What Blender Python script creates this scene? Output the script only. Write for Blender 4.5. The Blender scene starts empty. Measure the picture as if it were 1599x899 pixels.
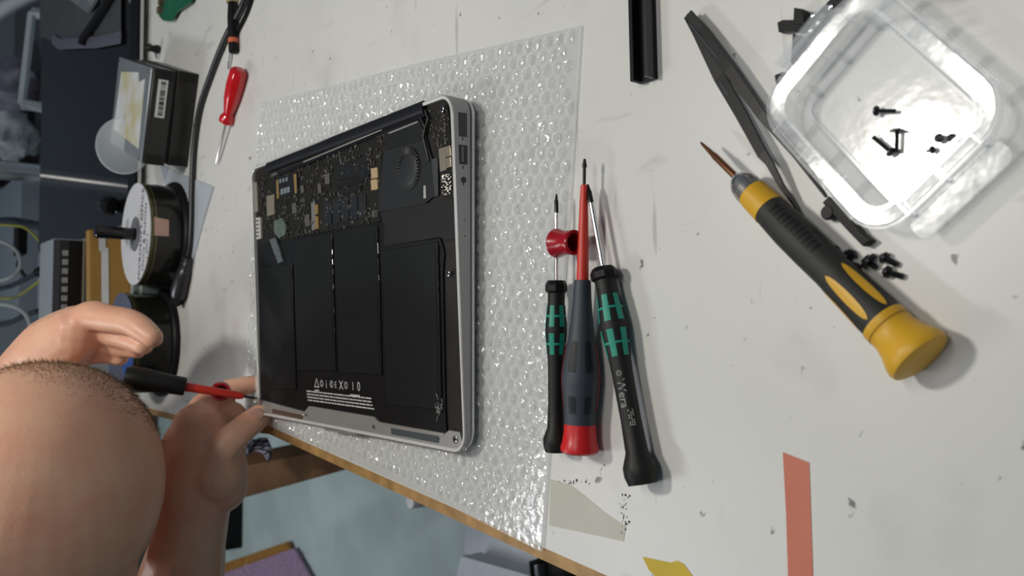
import bpy, bmesh, math, random
from mathutils import Vector, Matrix, noise
random.seed(7)
scene = bpy.context.scene
COL = scene.collection

# ------------------------------------------------------------------ camera
FPX = 1330.0                                   # focal length in pixels of the 1599x899 frame
CAM = Vector((0.0778, -0.4329, 0.3246))
RIGHT = Vector((-0.0012, -0.6271, -0.7789))
DOWN = Vector((-0.9988, 0.0386, -0.0295))
FWD = Vector((0.0485, 0.7780, -0.6264))
cam_data = bpy.data.cameras.new('camera')
cam = bpy.data.objects.new('camera', cam_data)
COL.objects.link(cam)
cam_data.sensor_fit = 'HORIZONTAL'
cam_data.sensor_width = 36.0
cam_data.lens = FPX / 1599 * 36
cam_data.clip_start = 0.01
m = Matrix((RIGHT, -DOWN, -FWD)).transposed().to_4x4()
m.translation = CAM
cam.matrix_world = m
cam_data.dof.use_dof = True
cam_data.dof.focus_distance = 0.52
cam_data.dof.aperture_fstop = 13.0
scene.camera = cam

# ------------------------------------------------------------------ light
world = bpy.data.worlds.new('world')
scene.world = world
world.use_nodes = True
bg = world.node_tree.nodes['Background']
bg.inputs[0].default_value = (0.70, 0.84, 1.0, 1)
bg.inputs[1].default_value = 0.11
def area(name, loc, target, sx, sy, watts, color):
    l = bpy.data.lights.new(name, 'AREA')
    l.shape = 'RECTANGLE'; l.size = sx; l.size_y = sy; l.energy = watts; l.color = color
    o = bpy.data.objects.new(name, l); COL.objects.link(o)
    o.location = loc
    o.rotation_euler = (Vector(target) - Vector(loc)).to_track_quat('-Z', 'Y').to_euler()
    return o
area('bench_lamp_light', (0.35, 0.226, 1.05), (0.14, 0.0, 0), 0.14, 0.09, 5.4, (1.0, 0.955, 0.87))
area('far_fill_light', (-0.75, 1.7, 1.9), (-0.5, 1.5, -0.7), 1.2, 0.15, 17.0, (0.95, 0.98, 1.0))  # added fill to brighten the far background and the floor beside the bench
area('ceiling_tube_light_near', (0.38, -0.40, 1.15), (0.1, 0.15, 0.1), 0.6, 0.12, 3.3, (1.0, 0.95, 0.87))
scene.view_settings.view_transform = 'Standard'
scene.view_settings.look = 'None'
scene.view_settings.exposure = 0.0
scene.view_settings.gamma = 1.0
scene.view_settings.use_curve_mapping = False

# ------------------------------------------------------------------ measuring helpers
def ray(u, v):
    return RIGHT * ((u - 799.5) / FPX) + DOWN * ((v - 449.5) / FPX) + FWD
def T(u, v, z=0.0):                            # point of the horizontal plane at height z
    d = ray(u, v)
    return CAM + d * ((z - CAM.z) / d.z)
def D(u, v, t):                                # point at distance t along the view axis
    return CAM + ray(u, v) * t
TILT = math.radians(2.8)                       # the wedge of the laptop
LAP0 = Vector((0, 0, 0.013))
LROT = Matrix.Rotation(-TILT, 3, 'Y')
def L(u, v, z=0.0):                            # the same on the laptop's own plane, local coordinates
    n = LROT @ Vector((0, 0, 1))
    p0 = LAP0 + n * z
    d = ray(u, v)
    t = (p0 - CAM).dot(n) / d.dot(n)
    q = LROT.transposed() @ (CAM + d * t - LAP0)
    return (q.x, q.y)

# ------------------------------------------------------------------ materials
MATS = {}
def mat(name, col, rough=0.5, metal=0.0, var=0.0, scale=40.0, bump=0.0, bscale=None, alpha=1.0, sss=0.0, spec=0.5, coat=0.0, col2=None):
    if name in MATS: return MATS[name]
    M = bpy.data.materials.new(name); M.use_nodes = True
    nt = M.node_tree; b = nt.nodes['Principled BSDF']
    b.inputs['Base Color'].default_value = (*col, 1)
    b.inputs['Roughness'].default_value = rough
    b.inputs['Metallic'].default_value = metal
    b.inputs['Alpha'].default_value = alpha
    b.inputs['Specular IOR Level'].default_value = spec
    b.inputs['Coat Weight'].default_value = coat
    if sss:
        b.inputs['Subsurface Weight'].default_value = sss
        b.inputs['Subsurface Radius'].default_value = (0.012, 0.004, 0.002)
        b.inputs['Subsurface Scale'].default_value = 1.0
    tc = nt.nodes.new('ShaderNodeTexCoord')
    n = nt.nodes.new('ShaderNodeTexNoise'); n.inputs['Scale'].default_value = scale; n.inputs['Detail'].default_value = 5
    nt.links.new(tc.outputs['Object'], n.inputs['Vector'])
    r = nt.nodes.new('ShaderNodeValToRGB')
    c2 = col2 if col2 else tuple(max(0, c * (1 - max(var, 0.03))) for c in col)
    r.color_ramp.elements[0].position = 0.35; r.color_ramp.elements[1].position = 0.65
    r.color_ramp.elements[0].color = (*c2, 1); r.color_ramp.elements[1].color = (*col, 1)
    nt.links.new(n.outputs['Fac'], r.inputs['Fac'])
    nt.links.new(r.outputs['Color'], b.inputs['Base Color'])
    if bump:
        n2 = nt.nodes.new('ShaderNodeTexNoise'); n2.inputs['Scale'].default_value = bscale or scale * 3
        nt.links.new(tc.outputs['Object'], n2.inputs['Vector'])
        bp = nt.nodes.new('ShaderNodeBump'); bp.inputs['Strength'].default_value = bump; bp.inputs['Distance'].default_value = 0.001
        nt.links.new(n2.outputs['Fac'], bp.inputs['Height'])
        nt.links.new(bp.outputs['Normal'], b.inputs['Normal'])
    MATS[name] = M
    return M

def table_mat():
    M = mat('worn_white_laminate', (0.66, 0.66, 0.64), 0.38, var=0.06, scale=9)
    nt = M.node_tree; b = nt.nodes['Principled BSDF']
    tc = [n for n in nt.nodes if n.type == 'TEX_COORD'][0]
    base = b.inputs['Base Color'].links[0].from_socket
    def layer(base, vec_scale, scale, lo, hi, colour, strength, rot=0.0):
        mp = nt.nodes.new('ShaderNodeMapping'); mp.inputs['Scale'].default_value = vec_scale; mp.inputs['Rotation'].default_value = (0, 0, rot)
        nt.links.new(tc.outputs['Object'], mp.inputs['Vector'])
        n = nt.nodes.new('ShaderNodeTexNoise'); n.inputs['Scale'].default_value = scale; n.inputs['Detail'].default_value = 3
        nt.links.new(mp.outputs['Vector'], n.inputs['Vector'])
        mr = nt.nodes.new('ShaderNodeMapRange'); mr.inputs[1].default_value = lo; mr.inputs[2].default_value = hi
        mr.inputs[3].default_value = 0; mr.inputs[4].default_value = strength
        nt.links.new(n.outputs['Fac'], mr.inputs[0])
        mx = nt.nodes.new('ShaderNodeMix'); mx.data_type = 'RGBA'
        nt.links.new(mr.outputs[0], mx.inputs[0]); nt.links.new(base, mx.inputs[6]); mx.inputs[7].default_value = (*colour, 1)
        return mx.outputs[2]
    base = layer(base, (1, 1, 1), 130, 0.705, 0.76, (0.10, 0.09, 0.08), 0.85)      # specks
    base = layer(base, (1, 0.25, 1), 70, 0.66, 0.78, (0.25, 0.24, 0.23), 0.5, 0.3)  # scuffs
    base = layer(base, (0.12, 1, 1), 120, 0.70, 0.78, (0.3, 0.29, 0.28), 0.5, 0.1)  # scratches
    base = layer(base, (1, 1, 1), 14, 0.58, 0.78, (0.42, 0.41, 0.39), 0.5)          # grime
    nt.links.new(base, b.inputs['Base Color'])
    return M
def clear_mat(name, col, alpha, rough, bump=0.0, bscale=200, gain=1.0):
    if name in MATS: return MATS[name]
    M = bpy.data.materials.new(name); M.use_nodes = True; nt = M.node_tree; nt.nodes.clear()
    N = nt.nodes.new; K = nt.links.new
    out = N('ShaderNodeOutputMaterial'); tr = N('ShaderNodeBsdfTransparent'); df = N('ShaderNodeBsdfDiffuse'); gl = N('ShaderNodeBsdfGlossy')
    tr.inputs[0].default_value = (0.97, 0.975, 0.98, 1); df.inputs[0].default_value = (*col, 1)
    gl.inputs['Roughness'].default_value = rough
    m1 = N('ShaderNodeMixShader'); m1.inputs[0].default_value = alpha; K(tr.outputs[0], m1.inputs[1]); K(df.outputs[0], m1.inputs[2])
    fr = N('ShaderNodeLayerWeight'); pw = N('ShaderNodeMath'); pw.operation = 'POWER'; pw.inputs[1].default_value = 4.0; K(fr.outputs['Facing'], pw.inputs[0])
    ad = N('ShaderNodeMath'); ad.operation = 'MULTIPLY_ADD'; ad.inputs[1].default_value = 0.45; ad.inputs[2].default_value = 0.045; K(pw.outputs[0], ad.inputs[0])
    mul = N('ShaderNodeMath'); mul.operation = 'MULTIPLY'; mul.inputs[1].default_value = gain; mul.use_clamp = True; K(ad.outputs[0], mul.inputs[0])
    cc = N('ShaderNodeCombineColor')
    for q in range(3): K(mul.outputs[0], cc.inputs[q])
    K(cc.outputs[0], gl.inputs['Color'])
    m2 = N('ShaderNodeAddShader'); K(m1.outputs[0], m2.inputs[0]); K(gl.outputs[0], m2.inputs[1]); K(m2.outputs[0], out.inputs[0])
    if bump:
        tc = N('ShaderNodeTexCoord'); n = N('ShaderNodeTexNoise'); n.inputs['Scale'].default_value = bscale; K(tc.outputs['Object'], n.inputs['Vector'])
        bp = N('ShaderNodeBump'); bp.inputs['Strength'].default_value = bump; bp.inputs['Distance'].default_value = 0.001; K(n.outputs['Fac'], bp.inputs['Height'])
        for x in (df, gl, fr): K(bp.outputs['Normal'], x.inputs['Normal'])
    MATS[name] = M
    return M

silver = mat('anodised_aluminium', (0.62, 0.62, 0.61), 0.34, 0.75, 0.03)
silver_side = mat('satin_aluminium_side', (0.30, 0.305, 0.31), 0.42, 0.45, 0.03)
steel = mat('polished_steel', (0.72, 0.72, 0.72), 0.16, 1.0)
dsteel = mat('dark_tool_steel', (0.014, 0.014, 0.014), 0.42, 0.0, spec=0.3)
blackp = mat('black_plastic', (0.008, 0.008, 0.009), 0.45, spec=0.18)
blackr = mat('black_rubber_grip', (0.012, 0.012, 0.012), 0.5, var=0.2, spec=0.3)
black_gloss = mat('black_gloss', (0.008, 0.008, 0.010), 0.12)
red = mat('red_plastic', (0.62, 0.012, 0.015), 0.35)
dred = mat('dark_red_plastic', (0.36, 0.006, 0.016), 0.25)
yellow = mat('yellow_plastic', (0.72, 0.40, 0.02), 0.45, var=0.06)
teal = mat('teal_green_inlay', (0.0, 0.27, 0.19), 0.5)
navy = mat('blue_grey_rubber', (0.035, 0.046, 0.062), 0.55, var=0.1)
batt = mat('battery_wrap_black', (0.011, 0.0125, 0.0135), 0.5, var=0.12, scale=25, spec=0.16)
battd = mat('battery_tray_black', (0.006, 0.007, 0.008), 0.5, var=0.15, scale=25, spec=0.22)
board = mat('dark_circuit_board', (0.016, 0.014, 0.011), 0.42, spec=.3, var=0.45, scale=160, bump=0.4, bscale=500)
chipm = mat('chip_black', (0.011, 0.012, 0.014), 0.42, var=0.2, spec=.3)
gold = mat('gold_contact', (0.62, 0.42, 0.16), 0.3, 0.7)
tan = mat('tan_connector', (0.42, 0.31, 0.17), 0.5)
solder = mat('solder_metal', (0.55, 0.52, 0.46), 0.28, 0.9, 0.2, 300)
white = mat('white_print', (0.55, 0.56, 0.56), 0.6)
paper = mat('white_paper', (0.66, 0.68, 0.70), 0.7, var=0.08)
wood = mat('beech_edge_wood', (0.46, 0.27, 0.10), 0.55, var=0.35, scale=60)
dwood = mat('brown_wood', (0.24, 0.12, 0.05), 0.6, var=0.3, scale=20)
skin = mat('skin', (0.84, 0.50, 0.34), 0.42, var=0.14, scale=28, bump=0.15, bscale=350, sss=0.10, col2=(0.80, 0.41, 0.28))
hairm = mat('short_brown_hair', (0.22, 0.13, 0.06), 0.6, var=0.3)

# ------------------------------------------------------------------ mesh builder
class MB:
    def __init__(s): s.v = []; s.f = []
    def add(s, vs, fs):
        o = len(s.v); s.v += [tuple(p) for p in vs]; s.f += [tuple(i + o for i in f) for f in fs]; return s
    def prism(s, poly, z0, z1):                       # poly of (x,y), z0/z1 numbers or functions of (x,y)
        n = len(poly); g0 = z0 if callable(z0) else (lambda x, y: z0); g1 = z1 if callable(z1) else (lambda x, y: z1)
        area2 = sum(poly[i][0] * poly[(i + 1) % n][1] - poly[(i + 1) % n][0] * poly[i][1] for i in range(n))
        if area2 < 0: poly = list(reversed(poly))
        vs = [(x, y, g0(x, y)) for x, y in poly] + [(x, y, g1(x, y)) for x, y in poly]
        fs = [tuple(reversed(range(n))), tuple(range(n, 2 * n))] + [(i, (i + 1) % n, n + (i + 1) % n, n + i) for i in range(n)]
        return s.add(vs, fs)
    def box(s, c, d, rot=0.0, R=None):
        vs = []
        for dz in (-1, 1):
            for dx, dy in ((-1, -1), (1, -1), (1, 1), (-1, 1)):
                p = Vector((dx * d[0] / 2, dy * d[1] / 2, dz * d[2] / 2))
                p = (R @ p) if R else (Matrix.Rotation(rot, 3, 'Z') @ p)
                vs.append(Vector(c) + p)
        return s.add(vs, [(3, 2, 1, 0), (4, 5, 6, 7), (0, 1, 5, 4), (1, 2, 6, 5), (2, 3, 7, 6), (3, 0, 4, 7)])
    def hexa(s, b, t):                               # two quads of 3-D points
        return s.add(list(b) + list(t), [(3, 2, 1, 0), (4, 5, 6, 7), (0, 1, 5, 4), (1, 2, 6, 5), (2, 3, 7, 6), (3, 0, 4, 7)])
    def lathe(s, prof, p0=(0, 0, 0), axis=(0, 0, 1), n=24, up=None, sq=1.0):       # prof: (distance along axis, radius)
        a = Vector(axis).normalized(); x = (up or (Vector((0, 0, 1)) if abs(a.z) < .9 else Vector((1, 0, 0))))
        x = (x - a * x.dot(a)).normalized(); y = a.cross(x); p0 = Vector(p0)
        vs = []; fs = []
        for d, r in prof:
            for k in range(n):
                t = 2 * math.pi * k / n
                vs.append(p0 + a * d + x * (r * math.cos(t)) + y * (r * sq * math.sin(t)))
        for i in range(len(prof) - 1):
            for k in range(n):
                k2 = (k + 1) % n
                fs.append((i * n + k, i * n + k2, (i + 1) * n + k2, (i + 1) * n + k))
        fs.append(tuple(reversed(range(n)))); fs.append(tuple(range((len(prof) - 1) * n, len(prof) * n)))
        return s.add(vs, fs)
    def tube(s, pts, r, n=10, flat=1.0):
        pts = [Vector(p) for p in pts]; rs = r if isinstance(r, (list, tuple)) else [r] * len(pts)
        vs = []; fs = []; up = Vector((0, 0, 1)); px = None
        for i, p in enumerate(pts):
            t = (pts[min(i + 1, len(pts) - 1)] - pts[max(i - 1, 0)]).normalized()
            if px is None:
                px = up if abs(t.z) < .95 else Vector((1, 0, 0))
            x = (px - t * px.dot(t)).normalized(); y = t.cross(x); px = x
            for k in range(n):
                a = 2 * math.pi * k / n
                vs.append(p + x * (rs[i] * flat * math.cos(a)) + y * (rs[i] * math.sin(a)))
        for i in range(len(pts) - 1):
            for k in range(n):
                k2 = (k + 1) % n
                fs.append((i * n + k, i * n + k2, (i + 1) * n + k2, (i + 1) * n + k))
        fs.append(tuple(reversed(range(n)))); fs.append(tuple(range((len(pts) - 1) * n, len(pts) * n)))
        return s.add(vs, fs)
    def sphere(s, c, r, n=16, m=10, R=None):
        rr = r if isinstance(r, (tuple, list)) else (r, r, r); vs = []; fs = []
        for i in range(m + 1):
            ph = math.pi * (i + 0.02 * (i == 0) - 0.02 * (i == m)) / m
            for k in range(n):
                t = 2 * math.pi * k / n
                p = Vector((rr[0] * math.sin(ph) * math.cos(t), rr[1] * math.sin(ph) * math.sin(t), rr[2] * math.cos(ph)))
                vs.append(Vector(c) + (R @ p if R else p))
        for i in range(m):
            for k in range(n):
                k2 = (k + 1) % n
                fs.append((i * n + k, (i + 1) * n + k, (i + 1) * n + k2, i * n + k2))
        fs.append(tuple(range(n))); fs.append(tuple(reversed(range(m * n, m * n + n))))
        return s.add(vs, fs)
    def build(s, name, material, parent=None, smooth=True, bevel=0.0, seg=2, **props):
        me = bpy.data.meshes.new(name)
        me.from_pydata(s.v, [], s.f); me.materials.append(material)
        bm = bmesh.new(); bm.from_mesh(me); bmesh.ops.recalc_face_normals(bm, faces=bm.faces); bm.to_mesh(me); bm.free()
        if smooth:
            me.shade_smooth()
            me.set_sharp_from_angle(angle=math.radians(38))
        o = bpy.data.objects.new(name, me); COL.objects.link(o)
        if parent: o.parent = parent
        if bevel:
            b = o.modifiers.new('bevel', 'BEVEL'); b.width = bevel; b.segments = seg; b.limit_method = 'ANGLE'; b.angle_limit = math.radians(40)
        for k, val in props.items(): o[k] = val
        return o
def tag(o, label, cat, group=None):
    o['label'] = label; o['category'] = cat
    if group: o['group'] = group
    return o
def empty(name, loc, label=None, cat=None, group=None, rot=None):
    o = bpy.data.objects.new(name, None); COL.objects.link(o); o.location = loc; o.empty_display_size = 0.02
    if rot is not None: o.rotation_euler = rot
    if label: tag(o, label, cat, group)
    return o
def rrect(w, h, r, n=6, cx=0, cy=0):
    out = []
    for sx, sy, a0 in ((1, 1, 0), (-1, 1, 90), (-1, -1, 180), (1, -1, 270)):
        for k in range(n + 1):
            a = math.radians(a0 + 90 * k / n)
            out.append((cx + sx * (w / 2 - r) + r * math.cos(a), cy + sy * (h / 2 - r) + r * math.sin(a)))
    return out
def ring(mb, outer, inner, z0, z1):                   # frame between two loops of equal count
    n = len(outer); zo0 = z0 if callable(z0) else (lambda x, y: z0); zo1 = z1 if callable(z1) else (lambda x, y: z1)
    vs = [(x, y, zo0(x, y)) for x, y in outer] + [(x, y, zo1(x, y)) for x, y in outer] + [(x, y, zo1(x, y)) for x, y in inner] + [(x, y, zo0(x, y)) for x, y in inner]
    fs = []
    for j in range(4):
        for i in range(n):
            i2 = (i + 1) % n; j2 = (j + 1) % 4
            fs.append((j * n + i, j * n + i2, j2 * n + i2, j2 * n + i))
    return mb.add(vs, fs)
def text_mesh(s, size):
    c = bpy.data.curves.new('lettering', 'FONT'); c.body = s; c.size = size; c.align_x = 'CENTER'; c.align_y = 'CENTER'; c.resolution_u = 2
    o = bpy.data.objects.new('lettering', c); COL.objects.link(o)
    dg = bpy.context.evaluated_depsgraph_get(); me = bpy.data.meshes.new_from_object(o.evaluated_get(dg))
    vs = [v.co.copy() for v in me.vertices]; fs = [tuple(p.vertices) for p in me.polygons]
    bpy.data.objects.remove(o); bpy.data.curves.remove(c); bpy.data.meshes.remove(me)
    return vs, fs
def add_text(mb, s, size, fn):
    vs, fs = text_mesh(s, size)
    return mb.add([fn(v.x, v.y) for v in vs], fs)

# ================================================================== SETTING
o = MB().box((0.2, 1.6, -0.75), (5.0, 6.0, 0.06)).build('floor', mat('blue_green_lino', (0.62, 0.74, 0.73), 0.45, var=0.22, scale=5), smooth=False); o['kind'] = 'structure'
o = MB().box((0.2, 3.2, 0.6), (5.0, 0.1, 2.64)).build('wall_back', mat('grey_blue_wall', (0.25, 0.29, 0.33), 0.7, var=0.1, scale=3), smooth=False); o['kind'] = 'structure'
o = MB().box((0.2, 3.13, -0.66), (5.0, 0.03, 0.12)).build('baseboard_back', mat('dark_baseboard', (0.08, 0.085, 0.09), 0.5), smooth=False); o['kind'] = 'structure'

# ---- workbench
bench = empty('workbench', (0.4, 0.5, -0.72), 'white worn workbench with a raw wooden edge carrying laptop and tools', 'workbench')
def W(p): return tuple(Vector(p) - bench.location)
edge = [(-0.0995, -0.62), (-0.0515, -0.1055), (-0.0119, 0.3317), (-0.022, 0.54), (-0.022, 1.24)]
outer = edge + [(1.05, 1.24), (1.05, -0.62)]
mb = MB().prism([(x - bench.location.x, y - bench.location.y) for x, y in outer], 0.72 - 0.004, 0.72)
mb.build('tabletop', table_mat(), bench, smooth=False)
core = [(x + 0.004, y) for x, y in edge] + [(1.046, 1.236), (1.046, -0.616)]
MB().prism([(x - bench.location.x, y - bench.location.y) for x, y in core], 0.72 - 0.026, 0.72 - 0.0042).build('tabletop_core', mat('chipboard_core', (0.40, 0.28, 0.15), 0.8, var=0.3, scale=200), bench, smooth=False)
mb = MB()
for i in range(len(edge) - 1):
    a, b = edge[i], edge[i + 1]
    mb.prism([(a[0] - .0075 - bench.location.x, a[1] - bench.location.y), (b[0] - .0075 - bench.location.x, b[1] - bench.location.y), (b[0] - .0002 - bench.location.x, b[1] - bench.location.y), (a[0] - .0002 - bench.location.x, a[1] - bench.location.y)], 0.72 - 0.026, 0.72 - 0.0005)
mb.build('wood_edge_strip', wood, bench, smooth=False)
for x, y in ((0.12, -0.5), (0.12, 1.15), (0.98, -0.5), (0.98, 1.15)):
    MB().box(W((x, y, -0.383)), (0.05, 0.05, 0.674)).build('leg', dsteel, bench, smooth=False, bevel=0.003)

# ---- under the bench edge
shelf = empty('wooden_crossbeam', D(470, 745, 1.45), 'brown wooden plank running below the bench edge above the floor', 'plank')
def rel(o, p): return tuple(Vector(p) - o.location)
b = [D(720, 684, 1.45), D(300, 800, 1.45), D(300, 744, 1.45), D(720, 660, 1.45)]
back = [p + Vector((0.0, 0.10, 0.03)) for p in b]
MB().hexa([rel(shelf, p) for p in b], [rel(shelf, p) for p in back]).build('board', dwood, shelf, smooth=False, bevel=0.002)
MB().box(rel(shelf, (b[0].x, b[0].y + 0.05, (b[0].z - 0.72) / 2 - 0.004)), (0.04, 0.06, b[0].z + 0.72)).build('post', dwood, shelf, smooth=False)
pl = MB()
pc = D(392, 702, 1.32)
cloth_n = 12
vs = []; fs = []
e1 = (D(420, 690, 1.32) - D(362, 690, 1.32)); e2 = (D(392, 722, 1.32) - D(392, 682, 1.32))
for i in range(cloth_n + 1):
    for j in range(cloth_n + 1):
        a, c = i / cloth_n, j / cloth_n
        p = D(362, 684, 1.32) + e1 * a * 1.0 + e2 * (c * (0.75 + 0.25 * math.sin(a * 7))) + Vector((0, 0.012 * math.sin(a * 9 + c * 4), 0))
        vs.append(p - pc)
for i in range(cloth_n):
    for j in range(cloth_n):
        k = i * (cloth_n + 1) + j
        fs.append((k, k + 1, k + cloth_n + 2, k + cloth_n + 1))
def check_mat():
    M = mat('checked_cloth', (0.42, 0.42, 0.52), 0.8)
    nt = M.node_tree; b_ = nt.nodes['Principled BSDF']
    tc = nt.nodes.new('ShaderNodeTexCoord'); br = nt.nodes.new('ShaderNodeTexBrick')
    br.inputs['Scale'].default_value = 40; br.inputs['Mortar Size'].default_value = 0.05; br.offset = 0.3
    br.inputs['Color1'].default_value = (0.42, 0.42, 0.52, 1); br.inputs['Color2'].default_value = (0.36, 0.36, 0.46, 1); br.inputs['Mortar'].default_value = (0.03, 0.03, 0.05, 1)
    mp = nt.nodes.new('ShaderNodeMapping'); mp.inputs['Rotation'].default_value = (1.2, 0.3, 0.5)
    nt.links.new(tc.outputs['Object'], mp.inputs[0]); nt.links.new(mp.outputs[0], br.inputs['Vector']); nt.links.new(br.outputs['Color'], b_.inputs['Base Color'])
    return M
o = pl.add(vs, fs).build('checked_cloth', check_mat()); o.location = pc
sm = o.modifiers.new('thick', 'SOLIDIFY'); sm.thickness = 0.003
tag(o, 'pale lilac cloth with dark check lines hanging below the bench corner', 'cloth')

# black multi-socket strip with pale pins, on the floor
blk = empty('power_strip', T(385, 830, -0.72), 'black plastic block with pale pins on the teal floor beside forearm', 'power strip')
c = T(372, 812, -0.72) - blk.location
MB().box((c.x, c.y + .06, 0.06), (0.16, 0.20, 0.12)).build('housing', blackp, blk, smooth=False, bevel=0.006)
for k in range(5):
    MB().box((c.x + 0.07 - 0.035 * k * 0 - 0.0, c.y - 0.02 + 0.04 * k, 0.16), (0.012, 0.012, 0.08)).build('pin', paper, blk, smooth=False)

# padded envelope: brown band and pink bubble film
env = empty('padded_envelope', T(420, 890, -0.70), 'brown-edged padded envelope leaning under the bench by the forearm', 'envelope')
q = [T(447, 846, -0.70), T(452, 858, -0.70), T(330, 902, -0.70), T(330, 886, -0.70)]
MB().hexa([rel(env, p - Vector((0, 0, 0.012))) for p in q], [rel(env, p) for p in q]).build('brown_band', mat('brown_kraft', (0.42, 0.20, 0.035), 0.6, var=0.25), env, smooth=False, bevel=0.002)
q = [T(458, 856, -0.702), T(500, 930, -0.702), T(330, 960, -0.702), T(330, 900, -0.702)]
mb = MB().hexa([rel(env, p - Vector((0, 0, 0.008))) for p in q], [rel(env, p) for p in q])
for k in range(160):
    a, c = random.random(), random.random()
    p = (q[0] * (1 - a) + q[3] * a) * (1 - c) + (q[1] * (1 - a) + q[2] * a) * c
    mb.sphere(rel(env, p), (0.006, 0.006, 0.004), 8, 4)
mb.build('pink_film', mat('pink_bubble_film', (0.45, 0.30, 0.46), 0.25, var=0.15, scale=50), env)

# white storage boxes below the bench
wb = empty('white_carton', T(800, 860, -0.55), 'white carton standing on the floor below the bubble wrap corner', 'carton')
q = [T(727, 812, -0.55), T(900, 880, -0.55), T(905, 960, -0.55), T(722, 862, -0.55)]
qb = [Vector((p.x, p.y, -0.72)) for p in q]
MB().hexa([rel(wb, p) for p in qb], [rel(wb, p) for p in q]).build('body', mat('white_card', (0.55, 0.60, 0.68), 0.6, var=0.1, scale=12), wb, smooth=False, bevel=0.004)
q2 = [T(720, 868, -0.5), T(850, 905, -0.5), T(850, 960, -0.5), T(705, 935, -0.5)]
MB().hexa([rel(wb, Vector((p.x, p.y, -0.54))) for p in q2], [rel(wb, p) for p in q2]).build('lid_flap', mat('white_card', (0.55, 0.60, 0.68)), wb, smooth=False)
dk = empty('black_bag', T(880, 890, -0.45), 'black bag lying under the raw wooden bench edge', 'bag')
MB().sphere((0.0, 0, 0), (0.045, 0.05, 0.02), 20, 10).sphere((-0.03, -0.03, -0.01), (0.05, 0.04, 0.02), 16, 8).build('body', blackp, dk)
MB().tube([(-0.03, 0.0, 0.015), (-0.02, 0.02, 0.035), (0.01, 0.025, 0.035), (0.02, 0.0, 0.016)], 0.004).build('handle', blackr, dk)
MB().box((0, 0, -0.145), (0.06, 0.06, 0.25)).build('base', blackp, dk, smooth=False)
lg = empty('chrome_stool_leg', T(640, 783, -0.30), 'short bright chrome tube end visible just below the bench edge', 'tube')
MB().lathe([(0, .0105), (.018, .0105), (.02, .009)], (0, 0, -0.02), (0, 0, 1)).build('cap', mat('bright_white_metal', (.85, .86, .88), .3, .3), lg)
MB().lathe([(0, .010), (.40, .010)], (0, 0, -0.42), (0, 0, 1)).build('tube', steel, lg)

# ================================================================== BUBBLE WRAP
def bubble_wrap():
    root = empty('bubble_wrap', (0.1, 0.1, 0.0), 'clear bubble wrap sheet spread under the opened laptop', 'bubble wrap')
    poly = [T(907, 40), T(655, 98), T(520, 133), T(405, 160), T(392, 400), T(384, 640), T(424, 664), T(560, 724), T(700, 787), T(846, 860), T(862, 640), T(872, 540), T(888, 340), T(897, 200)]
    pts = [(p.x - 0.1, p.y - 0.1) for p in poly]
    def inside(x, y):
        c = False; n = len(pts)
        for i in range(n):
            x1, y1 = pts[i]; x2, y2 = pts[i - 1]
            if (y1 > y) != (y2 > y) and x < (x2 - x1) * (y - y1) / (y2 - y1) + x1: c = not c
        return c
    mb = MB()
    mb.prism(pts, 0.0008, 0.0012)
    s = 0.0094; rot = 0.41; row = 0
    y = -0.6
    while y < 0.6:
        x = -0.6 + (s / 2 if row % 2 else 0)
        while x < 0.6:
            X = x * math.cos(rot) - y * math.sin(rot); Y = x * math.sin(rot) + y * math.cos(rot)
            if inside(X, Y) and all(inside(X + dx, Y + dy) for dx, dy in ((.003, 0), (-.003, 0), (0, .003), (0, -.003))):
                r = 0.0042 * random.uniform(.9, 1.04); h = random.uniform(.0010, .0023); under = 0.006 < X + .1 < 0.222 and 0.004 < Y + .1 < 0.321
                if under: h = 0.0012
                tx, ty = random.uniform(-.0012, .0012), random.uniform(-.0012, .0012)
                vs = []; fs = []; n = 8
                for k, (rr, zz) in enumerate(((1.0, 0), (.90, .50), (.64, .88), (.40, 1.0))):
                    for a in range(n):
                        t = 2 * math.pi * a / n; w = 1 + random.uniform(-.10, .10) * (k > 0)
                        vs.append((X + tx * zz + r * rr * w * math.cos(t), Y + ty * zz + r * rr * w * math.sin(t), .0012 + h * zz * random.uniform(.68, 1.18)))
                for k in range(3):
                    for a in range(n):
                        a2 = (a + 1) % n; fs.append((k * n + a, k * n + a2, (k + 1) * n + a2, (k + 1) * n + a))
                fs.append(tuple(range(3 * n, 4 * n)))
                mb.add(vs, fs)
            x += s
        y += s * .866; row += 1
    o = mb.build('bubble_sheet', clear_mat('bubble_film', (0.66, 0.67, 0.66), 0.26, 0.14, 0.6, 190, 1.3), root, smooth=False)
    o['kind'] = 'stuff'
    e = MB()
    rim = [(907, 40), (897, 200), (888, 340), (872, 540), (862, 640), (846, 860)]
    e.tube([rel(root, T(u, v, .0013)) for u, v in rim], 0.0006, 8)
    e.build('sealed_edge', clear_mat('bubble_edge', (0.85, 0.86, 0.86), 0.4, 0.15), root)
    return root
bubble_wrap()

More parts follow.
